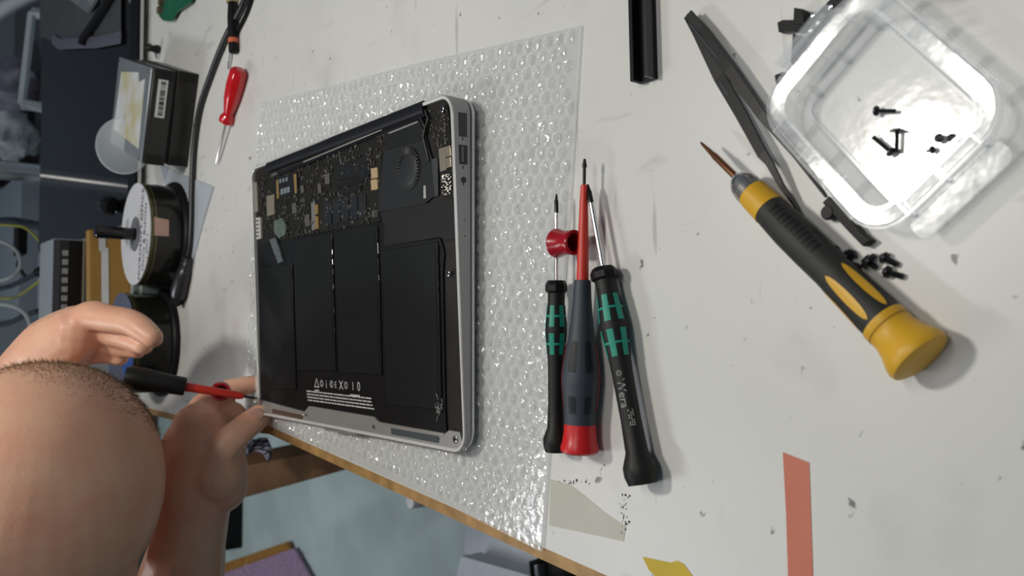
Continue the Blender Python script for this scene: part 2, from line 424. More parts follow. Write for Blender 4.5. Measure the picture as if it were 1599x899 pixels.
# ================================================================== LAPTOP
def laptop():
    root = empty('laptop', LAP0, 'opened silver laptop lying upside down with bottom cover removed', 'laptop', rot=(0, -TILT, 0))
    WX, WY = 0.227, 0.325
    def P(mb, pix, z0, z1, zp=0.0):
        return mb.prism([L(u, v, zp) for u, v in pix], z0, z1)
    def bottomz(x): return -(0.0045 + x * math.tan(TILT) * 1.0)      # where the base meets the lid
    cx, cy = WX / 2, WY / 2
    out0 = rrect(WX, WY, 0.013, 7, cx, cy); inn = rrect(WX - .0052, WY - .0052, 0.0105, 7, cx, cy)
    low = rrect(WX - .003, WY - .003, 0.0125, 7, cx, cy)
    # unibody shell
    mb = MB(); n = len(out0)
    lay = [[(x, y, -.0035) for x, y in inn], [(x, y, -.0002) for x, y in inn], [(x, y, 0) for x, y in rrect(WX - .0046, WY - .0046, .0108, 7, cx, cy)],
           [(x, y, 0) for x, y in rrect(WX - .0012, WY - .0012, .0125, 7, cx, cy)]]
    lay2 = [[(x, y, -.0006) for x, y in out0], [(x, y, -.0012 + .25 * bottomz(x)) for x, y in out0],
           [(x, y, bottomz(x) * .92) for x, y in rrect(WX - .001, WY - .001, .0128, 7, cx, cy)], [(x, y, bottomz(x)) for x, y in low]]
    def loops(mb, ls, cap=True):
        vs = [p for l in ls for p in l]; fs = []
        for j in range(len(ls) - 1):
            for i in range(n):
                i2 = (i + 1) % n; fs.append((j * n + i, j * n + i2, (j + 1) * n + i2, (j + 1) * n + i))
        if cap: fs.append(tuple(range((len(ls) - 1) * n, len(ls) * n)))
        return mb.add(vs, fs)
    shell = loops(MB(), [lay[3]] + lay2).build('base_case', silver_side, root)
    loops(MB(), lay + [lay2[0]], False).build('chamfered_rim', mat('bright_rim', (0.80, 0.80, 0.78), 0.3, 0.35), root)
    # lid underneath
    def lidz(x, k): return bottomz(x) - 0.0006 - k
    l0 = rrect(WX - .002, WY - .002, 0.013, 7, cx, cy)
    lid = loops(MB(), [[(x, y, lidz(x, 0)) for x, y in low], [(x, y, lidz(x, .0006)) for x, y in l0], [(x, y, lidz(x, .0022)) for x, y in l0], [(x, y, lidz(x, .0036)) for x, y in rrect(WX - .014, WY - .014, .012, 7, cx, cy)]]).build('display_lid', silver, root)
    # interior floor
    MB().prism(rrect(WX - .0054, WY - .0054, .0104, 7, cx, cy), -.0040, -.0030).build('interior_floor', mat('dark_interior', (0.018, 0.016, 0.014), 0.5, 0.0, 0.25, 60, spec=.3), root)
    # front strip of bare aluminium
    strip = [(404, 624), (474, 643), (481, 634), (582, 651), (590, 659), (694, 677), (699, 672), (716, 675), (723, 700), (706, 703), (560, 674), (420, 646), (404, 640)]
    fr = P(MB(), strip, -.0030, -.0008).build('front_strip', mat('grey_aluminium', (0.40, 0.41, 0.40), 0.42, 0.5, 0.06), root)
    P(MB(), [(424, 638), (472, 648), (471, 655), (424, 645)], -.0008, -.0006).build('slot', mat('brown_slot', (0.10, 0.065, 0.05), 0.4), fr)
    P(MB(), [(609, 668), (684, 681), (684, 692), (610, 678)], -.0008, -.0006).build('slot', mat('grey_foam_slot', (0.055, 0.065, 0.075), 0.6), fr)
    P(MB(), [(506, 669), (556, 676), (553, 679), (508, 672)], -.0008, .0001).build('opening_scoop', silver, fr, bevel=.0003)
    P(MB(), [(592, 659), (692, 677), (692, 680), (592, 662)], -.0008, -.0003).build('ridge', silver, fr)
    def screw(u, v, r=.0017, z=-.0006, m=steel):
        x, y = L(u, v)
        s_ = MB().lathe([(0, r), (.0005, r), (.0007, r * .85), (.0007, r * .55), (.0003, r * .45)], (x, y, z), (0, 0, 1), 16).build('screw', m, root)
        MB().box((x, y, z + .0005), (r * .9, r * .22, .0003)).box((x, y, z + .0005), (r * .22, r * .9, .0003)).build('cross_slot', blackp, s_, smooth=False)
    for u, v, r in ((710, 686, .0024), (583, 666, .0016), (478, 647, .0015), (684, 684, .0012), (699, 427, .0020), (690, 170, .0020), (472, 648, .0012)): screw(u, v, r)
    # battery tray and cells
    tray = [(400, 385), (455, 372), (587, 346), (597, 350), (598, 384), (684, 371), (690, 395), (688, 425), (692, 640), (694, 676), (590, 658), (582, 650), (481, 633), (474, 642), (404, 623)]
    tr = P(MB(), tray, -.0032, -.0016).build('battery_tray', battd, root, bevel=.0003)
    def shrink(q, k):
        c = (sum(p[0] for p in q) / 4, sum(p[1] for p in q) / 4)
        return [(p[0] + (c[0] - p[0]) * k, p[1] + (c[1] - p[1]) * k) for p in q]
    cells = [[(405, 419), (455, 411), (461, 607), (412, 609)], [(457, 375), (517, 363), (523, 578), (463, 579)], [(522, 362), (588, 350), (595, 585), (528, 582)], [(594, 391), (682, 377), (688, 640), (602, 632)]]
    for q in cells:
        c_ = P(MB(), q, -.0020, -.0006).build('battery_cell', batt, root, bevel=.0006)
        P(MB(), shrink(q, .09), -.0006, -.0003).build('cell_face', batt, c_, bevel=.0002)
        # wrinkled shiny seam along the near long edge
        a, b2 = Vector((*L(*q[1]), 0)), Vector((*L(*q[2]), 0))
        sm_ = MB()
        prev = None
        for k in range(28):
            t = (k + .5) / 28
            p = a.lerp(b2, t)
            sm_.tube([(p.x, p.y + random.uniform(-.0004, .0004), -.0008), (p.x - (a.x - b2.x) / 30, p.y + random.uniform(-.0004, .0004), -.0007)], .00035, 6)
        sm_.build('cell_seam', black_gloss, c_)
    P(MB(), [(590, 331), (703, 309), (708, 373), (690, 375), (684, 370), (598, 384), (594, 349)], -.0031, -.0018).build('inner_plate', mat('charcoal_plate', (0.016, 0.016, 0.016), 0.45, 0.0, 0.15, spec=0.3), root, bevel=.0002)
    fz = MB()
    for k in range(26):
        p = Vector((*L(684 + random.gauss(0, 3), 634 + random.gauss(0, 7)), -.0004)); q_ = p + Vector((random.uniform(-.004, .004), random.uniform(-.002, .002), random.uniform(0, .0006)))
        fz.tube([p, q_], .00018, 5)
    fz.build('frayed_adhesive', mat('dusty_white', (.42, .42, .40), .7), tr)
    # printing on the battery
    pm = MB(); ex = Vector((*L(580, 622), 0)) - Vector((*L(478, 612), 0)); ex.normalize(); ey = Vector((-ex.y, ex.x, 0))
    org = Vector((*L(491, 599), 0))
    def pt(x, y): return org + ex * x + ey * y + Vector((0, 0, -.00150))
    for s_, x0, sz in (('\u25b3', .001, .010), ('\u00a9', .010, .008), ('i', .018, .010), ('\u00a9', .027, .008), ('E', .034, .007), ('X', .043, .010), ('\u00a9', .051, .008), ('1', .062, .009), ('0', .071, .010)):
        add_text(pm, s_, sz, lambda x, y, x0=x0: pt(x0 + x, y))
    pm.add([pt(-.003, -.005), pt(.005, -.005), pt(.005, -.006), pt(-.003, -.006)], [(0, 1, 2, 3)])
    pm.add([pt(.057, -.006), pt(.072, -.006), pt(.072, -.007), pt(.057, -.007)], [(0, 1, 2, 3)])
    o0 = Vector((*L(476, 609.5), -.00150)); o1 = Vector((*L(579, 621.5), -.00150)); dv = (Vector((*L(478, 625), -.0015)) - o0) / 3.3
    for k in range(4):
        t = 0.0
        while t < .98:
            w = random.uniform(.02, .09); t2 = min(1, t + w)
            a, b2 = o0.lerp(o1, t) + dv * k, o0.lerp(o1, t2) + dv * k
            pm.add([a, b2, b2 + dv * .42, a + dv * .42], [(0, 1, 2, 3)])
            t = t2 + random.uniform(.004, .012)
    pm.build('printed_text', white, tr, smooth=False)
    # hinge cover: long black half-round bar
    a, b2 = Vector((*L(416, 261), -.0012)), Vector((*L(660, 167), -.0012))
    hg = MB().tube([a, a.lerp(b2, .5), b2], .0046, 16, .42).build('hinge_cover', mat('hinge_black', (0.008, 0.009, 0.013), 0.4, spec=0.3), root)
    a2, b3 = Vector((*L(433, 272), -.002)), Vector((*L(662, 178), -.002))
    MB().tube([a2, b3], .0017, 8).build('hinge_lip', black_gloss, hg)
    a2, b3 = Vector((*L(472, 253), -.0017)), Vector((*L(595, 202), -.0017))
    MB().tube([a2, b3], .0011, 8).build('metal_strip', mat('dull_metal', (0.36, 0.34, 0.29), 0.4, .5), root)
    # logic board
    bd = [(397, 276), (424, 268), (470, 262), (600, 204), (606, 232), (592, 240), (590, 345), (455, 371), (400, 383)]
    lb = P(MB(), bd, -.0030, -.0020).build('logic_board', board, root)
    def comp(name, q, h, m, par=lb, z=-.0020, bv=.0001): return P(MB(), q, z, z + h).build(name, m, par, smooth=False, bevel=bv)
    cd = comp('solid_state_module', [(432, 278), (462, 269), (464, 302), (436, 311)], .0012, chipm)
    comp('gold_rail', [(430, 281), (433, 280), (434, 309), (431, 310)], .0013, gold)
    comp('gold_rail', [(457, 272), (461, 271), (462, 301), (459, 302)], .0013, gold)
    lm = MB()
    for k in range(3): P(lm, [(435 + 5 * k, 286 - 1.4 * k), (438 + 5 * k, 285 - 1.4 * k), (438 + 5 * k, 279 - 1.4 * k), (435 + 5 * k, 280 - 1.4 * k)], -.0009, -.0007)
    for k in range(3): P(lm, [(437 + 5 * k, 304 - 1.6 * k), (441 + 5 * k, 303 - 1.6 * k), (441 + 5 * k, 294 - 1.6 * k), (437 + 5 * k, 295 - 1.6 * k)], -.0009, -.0007)
    lm.build('module_marking', mat('faded_print', (.17, .20, .22), .6), cd, smooth=False)
    for k in range(5):
        x0 = 503 + 13.5 * k; y0 = 316 - 2.8 * k
        comp('memory_chip', [(x0, y0), (x0 + 11, y0 - 2.5), (x0 + 12, y0 + 33), (x0 + 1, y0 + 36)], .0008, mat('memory_chip_blue_black', (0.011, 0.014, 0.018), 0.4, var=.2))
    comp('gold_connector', [(490, 320), (495, 319), (495, 334), (491, 335)], .0014, gold)
    comp('gold_connector', [(491, 338), (495, 337), (496, 356), (491, 358)], .0014, gold)
    comp('connector_body', [(484, 316), (490, 315), (491, 358), (485, 360)], .0010, mat('grey_connector', (.16, .16, .155), .5))
    comp('tan_connector', [(578, 263), (588, 261), (589, 277), (579, 279)], .0016, tan)
    comp('tan_connector', [(578, 281), (588, 279), (589, 295), (579, 297)], .0016, tan)
    comp('tan_connector', [(415, 306), (427, 303), (427, 334), (416, 338)], .0014, mat('beige_shield', (.20, .18, .14), .45))
    comp('heat_spreader', [(521, 262), (570, 243), (574, 270), (524, 282)], .0010, chipm)
    comp('heat_pipe', [(524, 288), (560, 276), (578, 262), (577, 270), (562, 284), (525, 295)], .0014, mat('dark_pipe', (.02, .02, .022), .3, .4))
    comp('heat_spreader', [(528, 298), (561, 289), (562, 296), (529, 305)], .0012, chipm)
    for q in ([(421, 262 + 10), (430, 268), (432, 272), (423, 276)], [(454, 318), (460, 316), (461, 332), (455, 334)], [(467, 290), (472, 289), (473, 300), (468, 302)], [(494, 288), (499, 286), (500, 300), (495, 302)], [(474, 336), (481, 334), (482, 352), (475, 354)], [(505, 272), (512, 270), (513, 286), (506, 288)]):
        comp('chip', q, .0011, mat('grey_chip', (.09, .085, .075), .45))
    for q in ([(399, 340), (406, 339), (407, 372), (400, 374)],):
        w_ = comp('white_connector_block', q, .0018, mat('dirty_white_plastic', (.45, .44, .41), .5))
        for k in range(5): comp('contact_gap', [(400, 344 + 6 * k), (404, 343.5 + 6 * k), (404, 345 + 6 * k), (400, 345.5 + 6 * k)], .0004, blackp, w_, -.0002, 0)
    comp('metal_bracket', [(394, 285), (400, 284), (402, 330), (396, 332)], .0016, mat('dull_metal', (.36, .34, .29)), lb)
    # scattered minute components, too small to pick apart
    sc_, sd = MB(), MB()
    bp = [Vector((*L(u, v), 0)) for u, v in bd]
    def ins(x, y, pts):
        c = False
        for i in range(len(pts)):
            a, b_ = pts[i], pts[i - 1]
            if (a.y > y) != (b_.y > y) and x < (b_.x - a.x) * (y - a.y) / (b_.y - a.y) + a.x: c = not c
        return c
    cnt = 0
    while cnt < 620:
        x, y = random.uniform(.10, .225), random.uniform(.0, .325)
        if not ins(x, y, bp): continue
        if noise.noise(Vector((x * 60, y * 60, 1))) < -.12: continue
        cnt += 1
        (sc_ if random.random() < .62 else sd).box((x, y, -.0017), (random.uniform(.0008, .0026), random.uniform(.0008, .0026), random.uniform(.0006, .0018)), random.choice((0, 0, .3)))
    sc_.build('surface_components', mat('component_dark', (.055, .048, .038), .45, var=.4, scale=200), lb, smooth=False)['kind'] = 'stuff'
    sd.build('solder_components', solder, lb, smooth=False)['kind'] = 'stuff'
    # fan
    fh = P(MB(), [(595, 242), (606, 224), (648, 219), (662, 214), (672, 250), (676, 305), (660, 318), (600, 330), (588, 330)], -.0030, -.0012).build('fan_housing', mat('fan_grey_black', (.018, .020, .022), .45, 0.0, .1, spec=.3), root, bevel=.0003)
    fc = Vector((*L(636, 263), 0)); fr_ = (Vector((*L(636, 229), 0)) - Vector((*L(636, 297), 0))).length / 2
    MB().lathe([(0, fr_), (.0003, fr_)], (fc.x, fc.y, -.0012), (0, 0, 1), 40).build('fan_well', blackp, fh)
    for k in range(37):
        t = 2 * math.pi * k / 37
        R_ = Matrix.Rotation(t, 3, 'Z') @ Matrix.Rotation(.5, 3, 'X')
        c_ = fc + Matrix.Rotation(t, 3, 'Z') @ Vector((fr_ * .83, 0, -.0006))
        MB().box(c_, (fr_ * .30, .00035, .0012), R=R_).build('fan_blade', mat('fan_blade_grey', (.10, .105, .11), .35), fh, smooth=False)
    MB().lathe([(0, fr_ * .72), (.0010, fr_ * .72), (.0013, fr_ * .66), (.0013, .0001)], (fc.x - .0008, fc.y - .001, -.0011), (0, 0, 1), 40).build('fan_hub', mat('fan_hub', (.020, .022, .025), .4), fh)
    # exhaust duct
    du = P(MB(), [(597, 206), (652, 186), (661, 206), (655, 219), (602, 234)], -.0030, -.0006).build('exhaust_duct', mat('duct_black', (.010, .011, .012), .45, spec=.3), root, bevel=.0004)
    P(MB(), [(606, 207), (651, 189), (652, 191), (607, 209)], -.0006, -.0002).build('foil_strip', silver, du)
    MB().tube([(*L(655, 185), -.0012), (*L(663, 200), -.0008), (*L(660, 215), -.0008), (*L(666, 240), -.001), (*L(668, 252), -.001)],   .0012, 8).build('antenna_cable', blackr, root)
    MB().tube([(*L(662, 172), -.001), (*L(668, 186), -.0006), (*L(662, 203), -.0006)], .0010, 8).build('antenna_cable', blackr, root)
    # side board with port housings
    sb = P(MB(), [(664, 165), (694, 156), (702, 250), (704, 306), (688, 307), (684, 250), (674, 236), (666, 200)], -.0030, -.0022).build('port_board', board, root)
    comp('usb_shield', [(684, 232), (694, 229), (696, 265), (686, 268)], .0018, mat('beige_shield', (.20, .18, .14)), sb, -.0022)
    comp('brass_housing', [(695, 229), (702, 227), (704, 243), (696, 245)], .0021, mat('warm_nickel', (.50, .42, .32), .3, .7), sb, -.0022)
    comp('brass_housing', [(696, 247), (703, 245), (704, 260), (697, 262)], .0021, mat('warm_nickel', (.50, .42, .32)), sb, -.0022)
    comp('speaker_plate', [(668, 248), (680, 246), (681, 305), (668, 309)], .0012, mat('slate_plate', (.045, .05, .055), .4), sb, -.0026)
    comp('white_label_bar', [(660, 290), (663, 289), (664, 309), (660, 310)], .0016, mat('pale_bar', (.38, .38, .37), .5), sb, -.0022)
    sb2 = MB()
    for k in range(70):
        u, v = random.uniform(688, 702), random.uniform(272, 304)
        sb2.sphere((*L(u, v), -.0014), random.uniform(.0004, .0008), 6, 4)
    for k in range(8):
        sb2.box((*L(691 + .6 * k * .5, 180 + 6.2 * k), -.0015), (.0010, .0016, .001))
    for k in range(50):
        sb2.box((*L(random.uniform(668, 698), random.uniform(168, 228)), -.0018), (random.uniform(.0005, .0014), random.uniform(.0005, .0014), .0009))
    sb2.build('solder_dots', solder, sb, smooth=False)['kind'] = 'stuff'
    # foil tape flag
    tp = MB(); q = [(421, 374), (430, 371), (437, 390), (442, 408), (435, 411), (428, 393)]
    P(tp, q, -.0012, .0004).build('foil_tape', mat('crumpled_foil', (.20, .235, .25), .3, .4, .4, 250, .6, 300), root)
    P(MB(), [(428, 345), (440, 340), (447, 352), (446, 366), (436, 372), (428, 362)], -.0014, .0002).build('tape_scrap', mat('grey_green_tape', (.12, .15, .135), .35, var=.3, scale=200), root)
    # ports on the near side (outer wall, y = 0)
    def side(name, x0, x1, zf0, zf1, m, par=root, dy=-.0004):
        vs = []
        for y in (dy, .0006):
            for x, k in ((x0, zf0), (x1, zf0), (x1, zf1), (x0, zf1)):
                vs.append((x, y, k * bottomz(x)))
        return MB().add(vs, [(0, 1, 2, 3), (7, 6, 5, 4), (0, 4, 5, 1), (1, 5, 6, 2), (2, 6, 7, 3), (3, 7, 4, 0)]).build(name, m, par, smooth=False)
    sl = side('card_slot', .199, .214, .30, .72, mat('slot_dark', (.03, .032, .034), .5))
    us = side('usb_port', .1815, .1935, .28, .72, mat('port_black', (.008, .008, .008), .4))
    side('port_tongue', .1828, .1925, .38, .5, mat('port_tongue', (.12, .12, .12), .4), us, -.0006)
    x = .1715
    MB().lathe([(0, .0019), (.0006, .0019)], (x, .0003, .5 * bottomz(x)), (0, -1, 0), 20).build('audio_jack', mat('port_black', (.008, .008, .008)), root)
    for x0 in (.1965, .1785, .1680):
        side('port_symbol', x0, x0 + .0018, .46, .52, mat('symbol_grey', (.05, .05, .05), .5), root, -.00015)
    for x0 in (.146, .136):
        MB().lathe([(0, .0004), (.0004, .0004)], (x0, .0002, .5 * bottomz(x0)), (0, -1, 0), 8).build('microphone_hole', blackp, root)
    return root
laptop()

# ================================================================== SCREWDRIVERS
def axis_frame(a, b):
    d = (b - a); Ln = d.length; d.normalize()
    up = Vector((0, 0, 1)); up = (up - d * up.dot(d)).normalized(); side = d.cross(up)
    return d, up, side, Ln
def interp(prof, s):
    for (s0, r0), (s1, r1) in zip(prof, prof[1:]):
        if s0 <= s <= s1: return r0 + (r1 - r0) * ((s - s0) / max(1e-9, s1 - s0))
    return prof[-1][1]
def patch(mb, prof, p0, d, up, s0, s1, t0, t1, lift=.00025, ns=8, nt=6, shape=None):
    side = d.cross(up); vs = []; fs = []
    for i in range(ns + 1):
        for j in range(nt + 1):
            a, c = i / ns, j / nt
            s = s0 + (s1 - s0) * a
            if shape == 'ellipse':
                w = math.sqrt(max(0.0004, 1 - (2 * a - 1) ** 2)); t = (t0 + t1) / 2 + (t1 - t0) * (c - .5) * w
            else: t = t0 + (t1 - t0) * c
            r = interp(prof, s) + lift
            vs.append(p0 + d * s + up * (r * math.cos(t)) + side * (r * math.sin(t)))
    for i in range(ns):
        for j in range(nt):
            k = i * (nt + 1) + j; fs.append((k, k + 1, k + nt + 2, k + nt + 1))
    return mb.add(vs, fs)
def micro_driver(name, tip_uv, end_uv, z, hs, label, writing):
    tip, end = T(*tip_uv, z), T(*end_uv, z)
    root = empty(name, end, label, 'screwdriver', 'black and teal screwdrivers')
    d, up, side, Ln = axis_frame(end - end, tip - end)
    k = hs
    prof = [(0, .0001), (.0003, .0066 * k), (.0045, .0078 * k), (.0085, .0078 * k), (.015, .0053 * k), (.030, .0048 * k), (.052, .0050 * k), (.063, .0056 * k), (.069, .0062 * k), (.0745, .0067 * k), (.080, .0062 * k), (.087, .0055 * k), (.092, .0052 * k), (.097, .0053 * k)]
    prof = [(s * k, r) for s, r in prof]
    MB().lathe(prof, (0, 0, 0), d, 24, up).build('handle', blackr, root)
    h0 = prof[-1][0]
    MB().lathe([(h0, .0055 * k), (h0 + .0012, .0068 * k), (h0 + .0045, .0068 * k), (h0 + .007, .0054 * k), (h0 + .007, .0018)], (0, 0, 0), d, 8, up).build('hex_collar', blackp, root, smooth=False)
    MB().lathe([(h0 + .006, .00125 * k), (Ln - .010, .00125 * k)], (0, 0, 0), d, 16, up).build('shaft', steel, root)
    MB().lathe([(Ln - .0105, .00135 * k), (Ln - .004, .0013 * k), (Ln - .003, .0009 * k), (Ln, .0005 * k)], (0, 0, 0), d, 12, up).build('blackened_tip', mat('black_oxide', (.03, .03, .03), .3, .8), root)
    g = MB()
    for s0, s1 in ((.0595 * k, .0725 * k), (.0765 * k, .0895 * k)):
        for q in range(6):
            t = -2.75 + q * 2 * math.pi / 6
            patch(g, prof, Vector((0, 0, 0)), d, up, s0, s1, t - .26, t + .26)
        patch(g, prof, Vector((0, 0, 0)), d, up, (s0 + s1) / 2 - .0006, (s0 + s1) / 2 + .0006, -math.pi, math.pi, ns=2, nt=36)
    g.build('teal_inlay', teal, root)
    if writing:
        w = MB()
        def cyl(s, a):
            r = interp(prof, s) + .00015; t = a / r
            return d * s + up * (r * math.cos(t)) + d.cross(up) * (r * math.sin(t))
        side_ = d.cross(up)
        add_text(w, 'Wera', .0062, lambda x, y: cyl(.0420 * k - x, .0022 + y))
        add_text(w, '\u00a9', .0042, lambda x, y: cyl(.0515 * k - x, .0022 + y))
        for r_ in range(3):
            for q in range(7):
                s = .0335 * k - q * .0012
                if random.random() < .8: patch(w, prof, Vector((0, 0, 0)), d, up, s, s + .0008, (.0030 + r_ * .0010) / .005, (.0036 + r_ * .0010) / .005, .00015, 1, 1)
        w.build('printed_mark', mat('grey_print', (.34, .34, .34), .6), root, smooth=False)
    return root
micro_driver('micro_screwdriver', (869, 303), (868, 706), .0105, .90, 'smaller black and teal screwdriver lying on the bubble wrap edge', False)
micro_driver('micro_screwdriver', (918, 288), (1004, 757), .0090, 1.08, 'larger slanted black and teal screwdriver, rightmost of the three', True)

def ring_spool(mb, c, ax, k=1.0):
    return mb.lathe([(-.0068 * k, .0070 * k), (-.0072 * k, .0080 * k), (-.0060 * k, .0078 * k), (-.002 * k, .0066 * k), (.003 * k, .0064 * k), (.0060 * k, .0068 * k), (.0066 * k, .0066 * k), (.0066 * k, .0050 * k), (.001 * k, .0046 * k), (-.004 * k, .0046 * k)], c, ax, 28)
def red_driver():
    tip, end = T(913, 247, .0105), T(905, 708, .0105)
    root = empty('red_screwdriver', end, 'blue-grey handled screwdriver with red cap between two black drivers', 'screwdriver')
    d, up, side, Ln = axis_frame(Vector((0, 0, 0)), tip - end); O = (0, 0, 0)
    px = Ln / 462.0
    pr = lambda lst: [((708 - y) * px, r * px) for y, r in lst]
    cap = pr([(708, 1), (707.5, 25), (704, 29.5), (698, 30), (690, 27.5), (675, 25.5), (662, 25)])
    MB().lathe(cap, O, d, 32, up).build('cap', red, root)
    grip = pr([(662, 25), (640, 25.5), (622, 27.5), (600, 29.5), (588, 30), (572, 28.5), (550, 25), (530, 21.5), (500, 17.5), (465, 14.5), (440, 13.2), (437.5, 12.5)])
    MB().lathe(grip, O, d, 32, up).build('grip', navy, root)
    rib = MB()
    for s0, s1 in (((708 - 580) * px, (708 - 532) * px), ((708 - 644) * px, (708 - 617) * px)):
        for t in (.28, 1.26, 2.9, -1.6):
            for q in range(6):
                patch(rib, grip, Vector(O), d, up, s0, s1, t - .22 + q * .085, t - .22 + q * .085 + .045, .0003, 10, 1)
    rib.build('grip_ribs', mat('rib_black', (.014, .016, .02), .5), root)
    rl = MB()
    for t in (-.68, 2.16):
        patch(rl, grip, Vector(O), d, up, (708 - 640) * px, (708 - 535) * px, t - .16, t + .16, .0002, 14, 3)
    rl.build('red_side_inlay', mat('dull_red_inlay', (.32, .03, .035), .5), root)
    slv = pr([(438, 9.8), (430, 9.6), (400, 9), (340, 7.5), (300, 6), (289, 5.4), (287, 3)])
    MB().lathe(slv, O, d, 20, up).build('sleeve', mat('orange_red_sleeve', (.60, .035, .02), .4), root)
    MB().lathe(pr([(290, 2.6), (262, 2.6), (258, 4), (247, 1.8)]), O, d, 10, up).build('blade', dsteel, root)
    p = T(884, 379, .0125) - end
    ring_spool(MB(), p, (-.05, -1, 0), 1.02).build('finger_ring', dred, root)
red_driver()

def yellow_driver():
    tip, end = T(1094, 222, .0105), T(1441, 563, .0105)
    root = empty('yellow_screwdriver', end, 'chunky yellow and black bit screwdriver with a copper-coloured bit', 'screwdriver')
    d, up, side, Ln = axis_frame(Vector((0, 0, 0)), tip - end); O = (0, 0, 0)
    px = Ln / 486.0
    pr = lambda lst: [((481 - s) * px, r * px) for s, r in reversed(lst)]
    cap = [(0, .0001), (.0002, 34 * px), (.0012, 41 * px), (.003, 43 * px), (.0055, 41 * px), (.0095, 35 * px), (.0140, 31 * px), (.0172, 31 * px), (.0174, 31.5 * px), (.0208, 31.5 * px)]
    c_ = MB().lathe(cap, O, d, 36, up).build('cap', yellow, root)
    MB().lathe([(0.0170, 31 * px), (.0172, 31.7 * px), (.0175, 31.7 * px), (.0177, 31 * px)], O, d, 36, up).build('groove', mat('dark_yellow_groove', (.30, .15, .01), .6), c_)
    grip = [(.0208, 30 * px), (.036, 28 * px), (.050, 26.5 * px), (.064, 27.5 * px), (.076, 27.5 * px), (.086, 25.5 * px), (.0905, 24.5 * px)]
    g_ = MB().lathe(grip, O, d, 36, up).build('grip', mat('grey_black_grip', (.022, .022, .02), .6, var=.25, scale=300), root)
    for q in range(6):
        t = -.05 + q * math.pi / 3
        patch(MB(), grip, Vector(O), d, up, .0222, .0470, t - .24, t + .24, .00025, 16, 4, 'ellipse').build('yellow_inlay', yellow, g_)
    dm = MB()
    for i in range(11):
        for j in range(6):
            patch(dm, grip, Vector(O), d, up, .058 + i * .0026, .0595 + i * .0026, .25 + j * .12, .32 + j * .12, .00025, 1, 1)
    dm.build('grip_texture', blackr, g_, smooth=False)
    MB().lathe([(.0895, 24.5 * px), (.0897, 25.5 * px), (.100, 24 * px), (.1015, 23.5 * px)], O, d, 36, up).build('yellow_band', yellow, root)
    n = 44; kn = MB()
    kn.lathe([(.1012, 22.5 * px), (.107, 21.5 * px), (.110, 19 * px), (.1125, 13 * px), (.113, 6 * px)], O, d, n, up)
    kn.build('collar', steel, root)
    kr = MB()
    for q in range(n):
        t = 2 * math.pi * q / n
        patch(kr, [(.1012, 22.7 * px), (.107, 21.7 * px), (.110, 19 * px)], Vector(O), d, up, .1018, .109, t - .03, t + .03, .0002, 2, 1)
    kr.build('knurling', mat('knurl_grey', (.35, .34, .32), .4, .8), root, smooth=False)  # raised ridges in a darker metal than the collar
    MB().lathe([(.112, 5.6 * px), (Ln - .011, 5.4 * px), (Ln - .010, 4.4 * px), (Ln - .006, 3.6 * px), (Ln - .001, 2.2 * px), (Ln, 1 * px)], O, d, 12, up).build('bit', mat('copper_bit', (.30, .13, .07), .3, .85), root)
yellow_driver()

# small red-handled screwdriver at the back
def small_red():
    end, tip = T(374, 107, .0085), T(338, 256, .003)
    root = empty('small_red_screwdriver', end, 'small screwdriver with glossy red handle and thin steel blade', 'screwdriver')
    d, up, side, Ln = axis_frame(Vector((0, 0, 0)), tip - end); O = (0, 0, 0)
    hl = Ln * .55
    MB().lathe([(0, .0001), (.0006, .006), (.004, .0092), (hl * .3, .0098), (hl * .55, .0088), (hl * .78, .0058), (hl * .84, .0055), (hl * .92, .0085), (hl * .98, .0085), (hl, .006), (hl, .0016)], O, d, 8, up).build('handle', mat('glossy_red', (.55, .008, .015), .15, coat=.5), root, bevel=.0008)
    MB().lathe([(hl, .0015), (Ln - .006, .0015), (Ln, .0008)], O, d, 12, up).build('blade', steel, root)
small_red()

